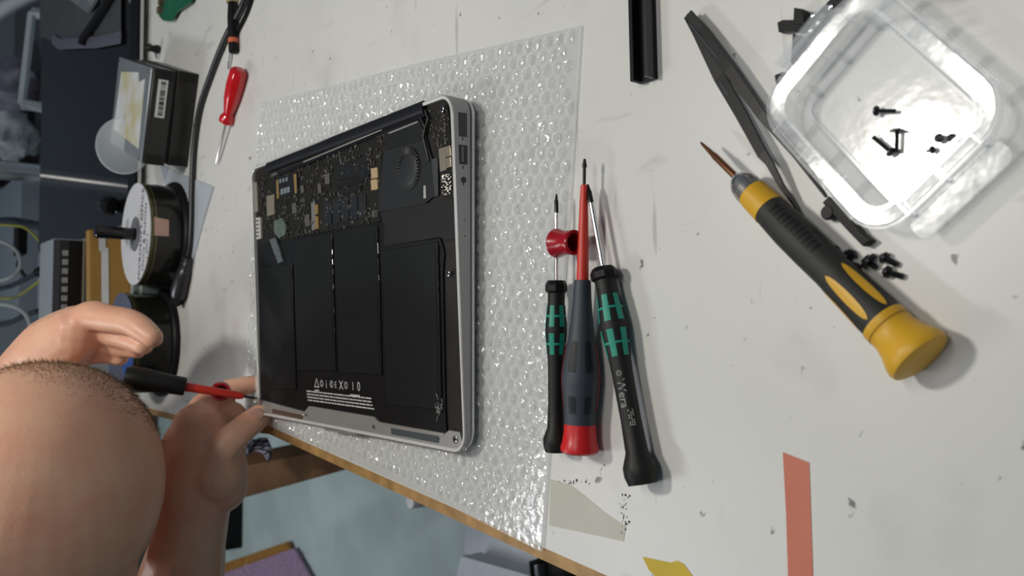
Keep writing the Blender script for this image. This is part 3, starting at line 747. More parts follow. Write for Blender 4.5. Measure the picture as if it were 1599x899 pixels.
# ================================================================== TWEEZERS, BARS, TAPES
def tweezers():
    root = empty('tweezers', T(1075, 25), 'black pointed tweezers with chipped edges beside the clear box', 'tweezers')
    def arm(pts, name):
        mb = MB(); vs = []; fs = []
        for (u, v, w, z) in pts:
            c = T(u, v, z); vs += [(c, w)]
        prev = None; V = []
        for i, (c, w) in enumerate(vs):
            t = (vs[min(i + 1, len(vs) - 1)][0] - vs[max(i - 1, 0)][0]).normalized(); s = t.cross(Vector((0, 0, 1))).normalized()
            for sx in (-1, 1):
                for dz in (0, .0014):
                    V.append(c + s * (sx * w / 2) + Vector((0, 0, dz)) - root.location)
        F = []
        for i in range(len(vs) - 1):
            a, b = i * 4, i * 4 + 4
            F += [(a, a + 1, b + 1, b), (a + 2, b + 2, b + 3, a + 3), (a + 1, a + 3, b + 3, b + 1), (a, b, b + 2, a + 2)]
        F += [(0, 2, 3, 1), (len(V) - 4, len(V) - 3, len(V) - 1, len(V) - 2)]
        return mb.add(V, F).build(name, dsteel, root, smooth=False, bevel=.0003)
    arm([(1075, 24, .0042, .004), (1090, 48, .0055, .004), (1125, 120, .0062, .004), (1160, 180, .0058, .005), (1192, 240, .0050, .006), (1203, 254, .0036, .006), (1222, 290, .0026, .005), (1250, 332, .0008, .003)], 'arm')
    arm([(1077, 22, .0042, .006), (1095, 46, .0055, .006), (1140, 108, .0058, .007), (1190, 178, .0046, .007), (1245, 240, .0040, .006), (1268, 272, .0030, .005), (1292, 308, .0010, .003)], 'arm')
    rv = MB(); e = T(1078, 28, .005) - root.location
    rv.sphere(e, (.0026, .0026, .0022), 12, 8).build('welded_end', dsteel, root)
    for pts in ([(1081, 34), (1110, 72), (1140, 108), (1165, 140)], [(1127, 125), (1160, 180), (1190, 239)]):
        rvs = MB().tube([T(u - 3, v + 3, .0078 if pts[0][0] < 1100 else .0056) - root.location for u, v in pts], .00038, 6)
        rvs.build('worn_bright_edge', steel, root)
tweezers()

bar = empty('rubber_channel', T(1016, 66), 'long black rubber channel strip lying beside the tweezers', 'strip')
a, b = T(1014, 128, 0), T(1009, -60, 0)
d = (b - a).normalized(); s = d.cross(Vector((0, 0, 1)))
def barbox(w0, w1, z0, z1, name, m):
    q = [a + s * w0, a + s * w1, b + s * w1, b + s * w0]
    return MB().hexa([rel(bar, p + Vector((0, 0, z0))) for p in q], [rel(bar, p + Vector((0, 0, z1))) for p in q]).build(name, m, bar, smooth=False, bevel=.0003)
barbox(-.0055, .0060, .0002, .003, 'base', blackp)
barbox(-.0055, -.0030, .003, .0085, 'flange', blackp)
barbox(.0040, .0060, .003, .0085, 'flange', mat('dark_glossy_rubber', (.02, .02, .022), .25))

def flat(name, pix, m, label, cat, z=.0003, parent_z=0.0):
    pts = [T(u, v, 0) for u, v in pix]; c = sum(pts, Vector()) / len(pts)
    o = MB().prism([(p.x - c.x, p.y - c.y) for p in pts], 0.0001, z).build(name, m, smooth=False); o.location = (c.x, c.y, parent_z)
    return tag(o, label, cat)
flat('orange_tape', [(1223, 706), (1264, 722), (1272, 960), (1233, 960), (1228, 800)], mat('salmon_tape', (.58, .17, .10), .5, var=.1, scale=30), 'salmon orange tape strip stuck flat on the bench', 'tape')
flat('yellow_tape', [(1004, 869), (1047, 878), (1058, 875), (1068, 880), (1082, 899), (1090, 930), (1040, 940), (1022, 897), (1014, 890)], mat('yellow_tape', (.56, .40, .005), .5, var=.1, scale=30), 'torn yellow tape scrap stuck on the bench edge', 'tape')
flat('aged_clear_tape', [(860, 748), (890, 756), (915, 775), (945, 800), (978, 822), (974, 845), (858, 820)], mat('aged_clear_tape', (.68, .66, .57), .4, var=.06, scale=40, alpha=.5), 'yellowed clear tape patch beside the bubble wrap corner', 'tape')
mb = MB(); c0 = T(960, 790)
for k in range(46):
    q = k / 46
    if k < 16: u, v = 862 + 60 * random.random(), 749 + 6 * random.random() + 0
    else: u, v = 975 + random.gauss(0, 3.5) - 26 * max(0, .35 - q) * 3, 765 + 70 * (q - .3) / .7 + random.gauss(0, 4)
    p = T(u, v) - c0
    mb.lathe([(0.0001, random.uniform(.0002, .0008)), (.0003, .0002)], p, (0, 0, 1), 7, sq=random.uniform(.5, 1.3))
o = mb.build('glue_dirt', mat('black_dirt', (.06, .055, .05), .8)); o.location = c0; o['kind'] = 'stuff'
tag(o, 'dark dirt specks stuck to old glue around the clear tape', 'dirt')

# ================================================================== CLEAR BOX AND SCREWS
def clear_box():
    ang = math.atan2(.643, .766); c = Vector((0.1624, -0.2680, 0))
    root = empty('clear_plastic_box', c, 'clear shallow plastic box holding loose black screws', 'box', rot=(0, 0, ang))
    cm = clear_mat('clear_polypropylene', (.80, .83, .86), .10, .12, .10, 120, 0.8)
    lv = [rrect(.0585, .0435, .0045, 6), rrect(.0590, .0440, .0046, 6), rrect(.0600, .0450, .0050, 6), rrect(.0620, .0470, .0060, 6), rrect(.0650, .0500, .0080, 6), rrect(.0670, .0520, .0090, 6), rrect(.0800, .0650, .0150, 6), rrect(.0820, .0670, .0160, 6), rrect(.0830, .0680, .0165, 6)]
    zz = [.0008, .0008, .0008, .0016, .0080, .0150, .0155, .0145, .0060]
    n = len(lv[0]); vs = []; fs = []
    for l, z in zip(lv, zz): vs += [(x, y, z) for x, y in l]
    fs.append(tuple(range(n)))
    for j in range(len(lv) - 1):
        for i in range(n):
            i2 = (i + 1) % n; fs.append((j * n + i, j * n + i2, (j + 1) * n + i2, (j + 1) * n + i))
    o = MB().add(vs, fs).build('tray', cm, root)
    sd = o.modifiers.new('wall', 'SOLIDIFY'); sd.thickness = .0009
    em = clear_mat('clear_edge', (.86, .88, .90), .20, .12)
    r1 = MB(); ring(r1, rrect(.0690, .0540, .0095, 6), rrect(.0668, .0518, .0090, 6), .0148, .0166); r1.build('inner_lip', em, root)
    r2 = MB(); ring(r2, rrect(.0830, .0680, .0165, 6), rrect(.0816, .0666, .0158, 6), .0140, .0158); r2.build('outer_lip', em, root)
    r3 = MB(); ring(r3, rrect(.0606, .0456, .0050, 6), rrect(.0585, .0435, .0045, 6), .0010, .0018); r3.build('floor_ridge', em, root)
    for sgn in (-1, 1):
        for k in range(4):
            MB().box((-.026 + k * .0175, sgn * .0302, .0120), (.0012, .0078, .0070)).build('flange_rib', em, root, smooth=False)
        for k in range(3):
            MB().box((sgn * .0378, -.017 + k * .017, .0120), (.0078, .0012, .0070)).build('flange_rib', em, root, smooth=False)
    la = MB().prism(rrect(.008, .032, .003, 4, .0445, 0), .0145, .0160).build('latch_tab', cm, root)
    MB().box((.0425, 0, .0175), (.0014, .026, .0022)).build('latch_ridge', em, la, smooth=False)
    MB().box((.0480, 0, .0095), (.0012, .030, .010)).build('latch_lip', em, la, smooth=False)
    hi = MB().prism(rrect(.010, .042, .004, 4, -.0465, 0), .0105, .0115).build('hinge_flap', cm, root)
    MB().tube([(-.0425, -.021, .0138), (-.0425, .021, .0138)], .0016, 8).build('hinge_barrel', em, hi)
    return root
clear_box()
screwm = mat('blued_black_screw', (.016, .018, .022), .28, .4)
def screw(name, label, head, tip, hr, sr, hl, group, cat='screw'):
    root = empty(name, head, label, cat, group)
    d = Vector(tip) - Vector(head); Ln = d.length; d.normalize(); O = (0, 0, 0)
    h = MB().lathe([(0, hr * .35), (.0001, hr * .7), (hl * .35, hr), (hl, hr), (hl, sr)], O, d, 18).build('head', screwm, root)
    MB().box(d * (-.00005), (hr * .9, hr * .9, hr * .3), R=d.to_track_quat('Z', 'Y').to_matrix()).build('drive_recess', blackp, h, smooth=False)
    th = []; s = hl; up = True
    while s < Ln:
        th += [(s, sr), (min(s + .0003, Ln), sr * .82)]; s += .0006
    th.append((Ln, sr * .5))
    MB().lathe(th, O, d, 12).build('threaded_shank', screwm, root, smooth=False)
G1 = 'screws lying in the clear box'
zf = .0030
screw('long_screw', 'long black screw lying level in the clear box, topmost in photo', T(1366, 173, zf), T(1399, 173, zf), .0020, .0008, .0010, G1)
screw('long_screw', 'long black screw lying diagonally in the clear box', T(1393, 239, zf), T(1364, 214, zf), .0020, .0009, .0010, G1)
screw('long_screw', 'black screw pointing down beside the diagonal one in clear box', T(1401, 203, zf), T(1400, 238, zf), .0028, .0009, .0004, G1)
p = T(1465, 215, .0036); screw('pan_head_screw', 'left of two round screw heads side by side in clear box', p, p - Vector((0, 0, .0026)), .0017, .0007, .0010, G1)
p = T(1485, 215, .0036); screw('pan_head_screw', 'right of two round screw heads side by side in clear box', p, p - Vector((0, 0, .0026)), .0017, .0007, .0010, G1)
screw('short_screw', 'short black screw with tiny shank below two round heads', T(1459, 233, .0028), T(1447, 236, .0024), .0015, .0006, .0012, G1)
G2 = 'loose black screws on the bench'
for lab, h, t, hr in (('tiny black screw touching the dark grip of yellow screwdriver', (1299, 387, .0020), (1312, 396, .0016), .0016),
                      ('black screw second from the yellow screwdriver grip', (1330, 392, .0022), (1322, 412, .0016), .0021),
                      ('largest black screw in the pile with shiny rim', (1352, 404, .0030), (1368, 418, .0016), .0030),
                      ('black screw standing against the largest screw of the pile', (1338, 414, .0024), (1330, 424, .0014), .0020),
                      ('upper right black screw of the pile pointing away', (1377, 400, .0022), (1402, 414, .0014), .0019),
                      ('lowest black screw of the pile pointing right', (1381, 423, .0022), (1410, 432, .0014), .0020)):
    screw('loose_screw', lab, T(*h), T(*t), hr * 1.25, .0013, .0018, G2)

def bits():
    r = empty('black_bracket', T(1240, 70), 'black metal bracket with holes partly under the clear box', 'bracket')
    def pr(pix, z0, z1, name, m=blackp, par=r):
        return MB().prism([rel(r, T(u, v))[:2] for u, v in pix], z0, z1).build(name, m, par, smooth=False, bevel=.0002)
    pr([(1246, 55), (1262, 60), (1262, 92), (1250, 110), (1243, 100)], .0004, .004, 'leg_plate')
    pr([(1224, 39), (1232, 35), (1262, 35), (1264, 52), (1234, 52), (1226, 54)], .001, .005, 'cross_tab')
    pr([(1252, 17), (1266, 19), (1268, 44), (1251, 42)], .001, .006, 'upright_tab')
    a_ = pr([(1268, 36), (1310, -6), (1340, -30), (1346, -14), (1316, 14), (1280, 46), (1266, 62)], .0004, .003, 'arm')
    for u, v in ((1275, 27), (1283, 38), (1303, 13), (1272, 50), (1318, -4)):
        MB().lathe([(0, .0013), (.0006, .0013), (.0008, .0009)], Vector(rel(r, T(u, v))) + Vector((0, 0, .003)), (0, 0, 1), 14).build('rivet', steel, a_)
    n_ = empty('rubber_block', T(1225, 124), 'small square black rubber foot beside the clear box latch', 'rubber foot')
    MB().box((0, 0, .0021), (.0042, .0042, .004), .15).build('block', blackp, n_, smooth=False, bevel=.0004)
    MB().lathe([(0, .0012), (.0005, .0009)], (0, 0, .0041), (0, 0, 1), 12).build('stud', blackr, n_)
    k = empty('rubber_plug', T(1325, 350), 'black rubber plug with a round knob along the clear box edge', 'plug')
    def rp(u, v, z): return Vector(rel(k, T(u, v, z)))
    q = [(1294, 318), (1304, 308), (1334, 338), (1355, 364), (1370, 376), (1357, 386), (1328, 356)]
    MB().prism([tuple(rp(u, v, 0))[:2] for u, v in q], .0003, .005).build('stem', blackp, k, smooth=False, bevel=.0004)
    MB().lathe([(0, .0026), (.004, .0032), (.0052, .0026)], rp(1301, 333, .0002), (0, 0, 1), 18).build('knob', blackr, k)
bits()

# ================================================================== BACK OF THE BENCH
# CD spindles
def spindle(cx, cy, top, n, name, label, disc_mat, pole_top, writing):
    root = empty(name, (cx, cy, 0), label, 'disc spindle', 'disc spindles at the back of the bench')
    MB().lathe([(0.0002, .066), (.004, .066), (.007, .064), (.008, .062), (.008, .020)], (0, 0, 0), (0, 0, 1), 48).build('base', blackp, root)
    MB().lathe([(.008, .0073), (pole_top - .001, .0073), (pole_top, .006)], (0, 0, 0), (0, 0, 1), 24).build('pole', black_gloss, root)
    z = .0085; pitch = (top - z) / n
    em = [mat('disc_edge_green', (.07, .075, .03), .16, .3), mat('disc_edge_dark', (.015, .016, .014), .18), mat('disc_edge_amber', (.16, .14, .06), .14, .4)]
    for k in range(n):
        last = k == n - 1
        dx, dy = random.uniform(-.0004, .0004), random.uniform(-.0004, .0004)
        z0 = z + k * pitch; z1 = z0 + pitch * .80
        mb = MB(); N = 64
        mb.lathe([(z0, .0076), (z0, .060), (z1, .060), (z1, .0076)], (dx, dy, 0), (0, 0, 1), N)
        dsc = mb.build('disc', disc_mat if last else em[k % 3 if k > n - 7 else 1], root)
        if last:
            MB().lathe([(z1, .0085), (z1 + .0002, .0205), (z1 + .0002, .0085)], (dx, dy, 0), (0, 0, 1), 40).build('hub_ring', mat('grey_hub', (.16, .165, .18), .25), dsc)
            if writing:
                w = MB()
                def put(s, size, px, py, rot):
                    def fn(x, y):
                        c, s_ = math.cos(rot), math.sin(rot)
                        return (px + x * c - y * s_, py + x * s_ + y * c, z1 + .0004)
                    add_text(w, s, size, fn)
                put('MICROSOFT OFFICE', .0118, -0.002, -.0255, -.10)
                put('Home & Business', .0110, -.006, -.0380, -.10)
                put('( 2007 )', .0090, -.018, -.0490, -.10)
                w.build('handwriting', mat('marker_ink', (.03, .03, .06), .6), dsc, smooth=False)
                f = MB()
                for (py, pw) in ((.030, .034), (.034, .030), (.040, .026), (.016, .012)):
                    f.box((-.012 if py < .02 else .006, py, z1 + .0003), (pw, .0012, .0002))
                f.build('printed_lines', mat('pale_print', (.30, .31, .36), .6), dsc, smooth=False)
            else:
                w = MB(); N = 20; vs = []
                for i in range(N + 1):
                    a = math.radians(-155 + 85 * i / N)
                    vs += [(.030 * math.cos(a), .030 * math.sin(a), z1 + .0003), (.058 * math.cos(a), .058 * math.sin(a), z1 + .0003)]
                w.add(vs, [(2 * i, 2 * i + 1, 2 * i + 3, 2 * i + 2) for i in range(N)])
                w.build('blue_print', mat('blue_print', (.02, .10, .45), .3), dsc)
    return root
sp1 = spindle(.190, .622, .0445, 26, 'disc_spindle', 'black disc spindle with a white handwritten disc on top', mat('white_disc_label', (.62, .63, .66), .35), .088, True)
tape = MB(); N = 8; vs = []
for i in range(N + 1):
    a = math.radians(-96 + 18 * i / N)
    for z, kx in ((.024, 0), (.040, .05 * i)):
        vs.append((.0606 * math.cos(a + kx * .1), .0606 * math.sin(a + kx * .1), z))
tape.add(vs, [(2 * i, 2 * i + 1, 2 * i + 3, 2 * i + 2) for i in range(N)]).build('masking_tape', mat('pink_masking_tape', (.48, .30, .25), .7), sp1)
sp2 = spindle(.062, .655, .050, 30, 'disc_spindle', 'black disc spindle with a grey and blue disc behind the hand', mat('grey_blue_disc', (.10, .11, .17), .25), .054, False)

# two stacked hard drives
def drive(name, label, z, material_top, corners, lab):
    c = sum(corners, Vector()) / 4
    root = empty(name, (c.x, c.y, z), label, 'hard drive', 'stacked hard drives')
    q = [(p.x - c.x, p.y - c.y) for p in corners]
    MB().prism(q, .0003, .0235).build('chassis', mat('drive_black', (.014, .014, .013), .35), root, bevel=.001)
    k = [(x * .985, y * .985) for x, y in q]
    lid = MB().prism(k, .0236, .0262).build('lid', material_top, root, bevel=.0012)
    a, b, c2, d2 = [Vector((x, y, 0)) for x, y in q]
    def uv(s, t): return (a.lerp(b, s)).lerp(d2.lerp(c2, s), t)
    if lab:
        st = [uv(.14, .10), uv(.80, .06), uv(.84, .22), uv(.92, .30), uv(.86, .84), uv(.16, .90)]
        st = [uv(.13, .10), uv(.86, .14), uv(.80, .30), uv(.90, .34), uv(.84, .86), uv(.18, .92)]
        MB().prism([(p.x, p.y) for p in st], .0262, .0265).build('paper_label', mat('stained_label', (.52, .55, .58), .6, var=.2, scale=25, col2=(.42, .38, .20)), lid, smooth=False)
        for s in (.05, .95):
            for t in (.06, .94):
                p = uv(s, t); MB().lathe([(0, .002), (.0006, .0018)], (p.x, p.y, .0262), (0, 0, 1), 12).build('lid_screw', steel, lid)
        n = (b - a).normalized(); out = Vector((n.y, -n.x, 0)); mid = a.lerp(b, .70) + out * .0002
        if out.dot(Vector((0, -1, 0))) < 0: out = -out; mid = a.lerp(b, .70) + out * .0002
        sk = MB(); hw = .0215
        sk.hexa([mid - n * hw + Vector((0, 0, .007)), mid + n * hw + Vector((0, 0, .007)), mid + n * hw + out * .0003 + Vector((0, 0, .007)), mid - n * hw + out * .0003 + Vector((0, 0, .007))],
                [mid - n * hw + Vector((0, 0, .0175)), mid + n * hw + Vector((0, 0, .0175)), mid + n * hw + out * .0003 + Vector((0, 0, .0175)), mid - n * hw + out * .0003 + Vector((0, 0, .0175))])
        stk = sk.build('serial_sticker', paper, root, smooth=False)
        bar_ = MB()
        for k_ in range(22):
            s = -hw * .85 + k_ * hw * 1.7 / 21; w_ = random.choice((.0003, .0005, .0008))
            p = mid + n * s + out * .0004
            bar_.add([p - n * w_ + Vector((0, 0, .009)), p + n * w_ + Vector((0, 0, .009)), p + n * w_ + Vector((0, 0, .0145)), p - n * w_ + Vector((0, 0, .0145))], [(0, 1, 2, 3)])
        bar_.build('barcode', blackp, stk, smooth=False)
    n = (b - a).normalized(); out = Vector((n.y, -n.x, 0))
    if out.dot(Vector((0, -1, 0))) < 0: out = -out
    for s in (.06, .94):
        p = a.lerp(b, s) + out * .0002
        MB().box((p.x, p.y, .012), (.010, .0012, .018), math.atan2(n.y, n.x)).build('corner_block', blackr, root, smooth=False)
    return root
fa = Vector((.2675, .5750, 0)); wd = Vector((.945, -.324, 0)).normalized(); dp = Vector((-wd.y, wd.x, 0)); fb = fa + wd * .108
cor = [fa, fb, fb + dp * .147, fa + dp * .147]
drive('hard_drive', 'lower black hard drive of the stack on the bench', 0.0, mat('drive_lid_dark', (.05, .05, .05), .4, .5), cor, False)
drive('hard_drive', 'upper hard drive with silver lid and stained white label', 0.0263, mat('drive_lid_silver', (.27, .30, .33), .36, .5, .1), [p + Vector((-.002, -.001, 0)) for p in cor], True)
# clear round lid leaning behind the drives
r = empty('clear_round_lid', D(192, 228, 1.02), 'clear round plastic lid leaning against the hard drives', 'lid')
ax = Vector((-.15, -.75, .65)).normalized()
MB().lathe([(0, .001), (0, .031), (-.004, .0325), (-.0045, .0335), (.0006, .0335), (.0012, .031), (.0012, .001)], (0, 0, 0), ax, 40).build('lid_disc', clear_mat('cloudy_clear', (.34, .41, .46), .24, .40, 0, 200, .5), r)
ringm = MB().tube([Vector((0, 0, 0)) + (Matrix.Rotation(2 * math.pi * k / 40, 3, ax) @ (Vector((1, 0, 0)) - ax * ax.x).normalized()) * .0325 for k in range(41)], .0011, 8)
ringm.build('rim', clear_mat('clear_edge', (.86, .88, .90), .20, .12), r)
pk = D(192, 228, 1.02)
MB().box((0.0, .012, -(pk.z) / 2 - .012), (.012, .006, max(.004, pk.z - .030))).build('tab', clear_mat('cloudy_clear', (.34, .41, .46), .24, .40, 0, 200, .5), r, smooth=False)
# clear lid prop rests on bench through its tab

# cable with strain relief
def bez(pts, n=10):
    out = []; P_ = [pts[0]] + pts + [pts[-1]]
    for i in range(1, len(P_) - 2):
        p0, p1, p2, p3 = P_[i - 1:i + 3]
        for k in range(n):
            t = k / n
            out.append(.5 * ((2 * p1) + (p2 - p0) * t + (2 * p0 - 5 * p1 + 4 * p2 - p3) * t * t + (3 * p1 - p0 - 3 * p2 + p3) * t ** 3))
    out.append(pts[-1]); return out
cb = empty('power_cable', T(300, 300), 'thick black power cable curving along the bench to a moulded plug', 'cable')
pts = [T(u, v, .0035) for u, v in ((396, -40), (378, 10), (352, 60), (330, 115), (312, 170), (303, 230), (300, 290), (299, 345), (297, 385), (293, 405))]
MB().tube([rel(cb, p) for p in bez(pts)], .0034, 12).build('cord', mat('cable_black', (.016, .016, .018), .4), cb)
a, b = T(294, 402, .006), T(278, 462, .008)
d = (b - a).normalized(); ln = (b - a).length
MB().lathe([(0, .0045), (.004, .0055), (.0045, .0042), (.008, .006), (.0085, .0045), (.012, .0068), (.0125, .005), (.016, .0075), (ln * .5, .0088), (ln * .9, .0095), (ln, .0085)], rel(cb, a), d, 14, sq=1.15).build('moulded_plug', mat('plug_grey_black', (.020, .021, .027), .3), cb)
MB().lathe([(0, .008), (.010, .008)], rel(cb, b), d, 4).build('plug_face', blackp, cb, smooth=False)
# second thin cable beside
o2 = empty('thin_black_lead', T(310, 100), 'thin black lead running beside the thick cable', 'cable')
pts = [T(u, v, .002) for u, v in ((404, -40), (388, 14), (372, 48), (368, 62))]
MB().tube([rel(o2, p) for p in bez(pts)], .0022, 8).build('cord', blackp, o2)
MB().tube([rel(o2, T(368, 60, .003)), rel(o2, T(367, 68, .003))], .003, 10).build('end_sleeve', blackr, o2)
# probe-like pen with orange band and a slim silver tool
pn = empty('black_marker', T(366, 40, .004), 'black pen with an orange band lying against the cable', 'pen')
a, b = T(363, 4, .005), T(365, 83, .005)
dd = (b - a); ln = dd.length
MB().lathe([(0, .0045), (ln * .3, .0055), (ln * .98, .0050), (ln, .003)], rel(pn, a), dd, 14).build('barrel', blackp, pn)
MB().lathe([(0, .0053), (ln * .09, .0053)], rel(pn, a + dd * .72), dd, 14).build('orange_band', mat('orange_band', (.60, .13, .05), .5), pn)
MB().lathe([(0, .0065), (.022, .0065), (.0225, .004)], rel(pn, a - dd.normalized() * .022), dd, 12).build('cream_cap', mat('cream_plastic', (.52, .43, .24), .5), pn)
sl = empty('slim_silver_tool', T(357, 80, .004), 'slim silver bladed tool with white tag above the red screwdriver', 'tool')
a, b = T(361, 54, .004), T(357, 108, .002); dd = b - a; ln = dd.length
MB().lathe([(0, .0018), (ln * .5, .0018), (ln, .0012)], rel(sl, a), dd, 12).build('rod', steel, sl)
MB().box(rel(sl, a.lerp(b, .58)), (.014, .0045, .004), math.atan2(dd.y, dd.x)).build('white_tag', paper, sl, smooth=False)
# grey card under the cable
flat('grey_card', [(252, 258), (335, 292), (322, 335), (306, 395), (296, 440), (278, 446), (262, 300)], mat('blue_grey_card', (.40, .44, .49), .6, var=.06), 'pale blue-grey card lying under the cable by the discs', 'card', .0012)
# green circuit board piece
gb = empty('green_circuit_board', T(282, 12), 'small green circuit board at the back edge of the bench', 'circuit board')
q = [T(u, v) for u, v in ((255, 26), (262, 34), (276, 34), (284, 20), (305, 6), (318, -30), (258, -30))]
MB().prism([rel(gb, p)[:2] for p in q], .004, .0058).build('board', mat('pcb_green', (.01, .13, .07), .35, var=.25), gb, smooth=False)
for u, v in ((262, 4), (270, -4), (260, 18)):
    p = rel(gb, T(u, v)); MB().box((p[0], p[1], .008), (.008, .008, .006)).build('component', mat('component_brown', (.13, .09, .06), .5), gb, smooth=False)
MB().box((rel(gb, T(285, -10))[0], rel(gb, T(285, -10))[1], .002), (.02, .02, .004)).build('spacer', blackp, gb, smooth=False)
# little metal cable clip behind the drives
mc = empty('metal_clip', T(250, 78), 'small dark metal clip standing behind the hard drives', 'clip')
MB().lathe([(0, .004), (.003, .006), (.010, .004), (.014, .0055), (.020, .002)], (0, 0, .0003), (0, 0, 1), 12).build('post', dsteel, mc)
MB().tube([(-.012, 0, .003), (0, 0, .008), (.006, 0, .012)], .0015, 8).build('wire', steel, mc)

# big black flat screen lying on its back
def screen():
    root = empty('flat_screen', (0.45, 0.95, 0), 'large black glass screen lying on its back behind the drives', 'screen')
    nl, fl = T(210, 345, .014), T(60, 398, .050)
    fr_, nr = Vector((.98, fl.y + .03, .050)), Vector((.98, nl.y + .02, .014))
    nl = Vector((nl.x, .735, .012)); nr = Vector((.98, .745, .012)); 
    n = (fl - nl).cross(nr - nl).normalized()
    if n.z < 0: n = -n
    ex = (nr - nl).normalized(); ey = n.cross(ex)
    def corner_loop(off, dz, r):
        pts = [(nl, (1, 1)), (nr, (-1, 1)), (fr_, (-1, -1)), (fl, (1, -1))]
        w = (nr - nl).dot(ex); h = (fl - nl).dot(ey); x0 = 0; sk = (fl - nl).dot(ex) / h
        out = []
        for x, y in rrect(w - 2 * off, h - 2 * off, r, 6, w / 2, h / 2):
            out.append(nl + ex * (x + sk * y * (1 - x / w)) + ey * y + n * dz)
        return out
    def loft(mb, ls):
        m_ = len(ls[0]); vs = [rel(root, p) for l in ls for p in l]; fs = []
        for j in range(len(ls) - 1):
            for i in range(m_):
                i2 = (i + 1) % m_; fs.append((j * m_ + i, j * m_ + i2, (j + 1) * m_ + i2, (j + 1) * m_ + i))
        fs.append(tuple(range((len(ls) - 1) * m_, len(ls) * m_))); fs.append(tuple(reversed(range(m_))))
        return mb.add(vs, fs)
    loft(MB(), [corner_loop(.004, -.006, .012), corner_loop(0, -.004, .014), corner_loop(0, -.0003, .014)]).build('aluminium_back', silver, root)
    loft(MB(), [corner_loop(.0012, -.0002, .013), corner_loop(.0012, .0008, .013)]).build('glass', mat('black_glass', (.006, .006, .007), .045, spec=.6, coat=.3), root)
    ch = [nl + ey * .003 + n * .0012, nr + ey * .003 + n * .0012, nr + ey * .030 + n * .0012, nl + ey * .030 + n * .0012]
    MB().hexa([rel(root, p) for p in ch], [rel(root, p + n * .0010) for p in ch]).build('chin', blackp, root, smooth=False)
    ch = [nl + ey * .030 + n * .0012 + ex * .3, nr + ey * .030 + n * .0012, nr + ey * .036 + n * .0012, nl + ey * .036 + n * .0012 + ex * .3]
    MB().hexa([rel(root, p) for p in ch], [rel(root, p + n * .0014) for p in ch]).build('chin_trim', mat('grey_trim', (.16, .165, .17), .4), root, smooth=False)
    for x in (.05, .5):
        MB().box(rel(root, fl.lerp(fr_, x + .1) + Vector((0, -.03, -.028))), (.05, .03, max(.01, fl.z - .012))).build('prop_block', blackp, root, smooth=False)
    return root, nl, nr, fl, fr_, n
scr, nl, nr, fl, fr_, sn = screen()
def on_screen(u, v, lift=.002):
    d = ray(u, v); p0 = nl + sn * lift
    return CAM + d * ((p0 - CAM).dot(sn) / d.dot(sn))
# antistatic bag and foil on the glass
bgp = [(62, -40), (62, 56), (82, 64), (92, 73), (125, 71), (150, 70), (189, 62), (189, -40)]
bag = empty('antistatic_bag', on_screen(120, 20), 'dark grey plastic bag spread on the black screen', 'bag')
top = [rel(bag, on_screen(u, v, .004 + .002 * math.sin(u * .2))) for u, v in bgp]; bot = [rel(bag, on_screen(u, v, .001)) for u, v in bgp]
n_ = len(bgp)
MB().add(bot + top, [tuple(range(n_)), tuple(range(n_, 2 * n_))] + [(i, (i + 1) % n_, n_ + (i + 1) % n_, n_ + i) for i in range(n_)]).build('film', mat('grey_antistatic', (.060, .066, .070), .45, var=.15, scale=20), bag, smooth=False)
hem = [(82, 64), (92, 73), (125, 71), (150, 70), (189, 62)]
MB().tube([rel(bag, on_screen(u, v - 4, .005)) for u, v in hem], .0085, 8, .12).build('lilac_hem', mat('lilac_film', (.10, .10, .135), .35), bag)
MB().tube([rel(bag, on_screen(u, v, .010)) for u, v in ((175, -10), (150, 30), (130, 60), (128, 68))], .006, 8).build('drawstring', blackp, bag)
foil = empty('foil_scrap', on_screen(128, 4, .008), 'bright crumpled silver foil scrap on the grey bag', 'foil')
fv = [on_screen(u, v, .008 + h) for u, v, h in ((104, -4, 0), (120, 8, .006), (136, 20, 0), (142, 10, .01), (152, -6, 0), (128, -12, .012))]
MB().add([rel(foil, p) for p in fv] + [rel(foil, p - sn * .004) for p in fv], [(0, 1, 5), (1, 2, 3), (1, 3, 5), (3, 4, 5), (8, 7, 9), (6, 7, 11), (7, 9, 11), (9, 10, 11), (0, 6, 7, 1), (1, 7, 8, 2), (2, 8, 9, 3), (3, 9, 10, 4), (4, 10, 11, 5), (5, 11, 6, 0)]).build('sheet', mat('bright_foil', (.85, .85, .85), .15, .9), foil, smooth=False)
# solid black piece standing in for the spindle pole's reflection in the glass
rod = empty('reflection_proxy', on_screen(175, 321, 0), 'glossy black stopper for the spindle pole reflection on the black screen', 'proxy')
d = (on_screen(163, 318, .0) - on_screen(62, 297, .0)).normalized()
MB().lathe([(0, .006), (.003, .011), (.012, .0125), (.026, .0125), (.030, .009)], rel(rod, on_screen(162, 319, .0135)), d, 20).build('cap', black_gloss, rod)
MB().lathe([(-.012, .005), (0, .005)], rel(rod, on_screen(162, 319, .0135)), d, 14).build('stub', steel, rod)

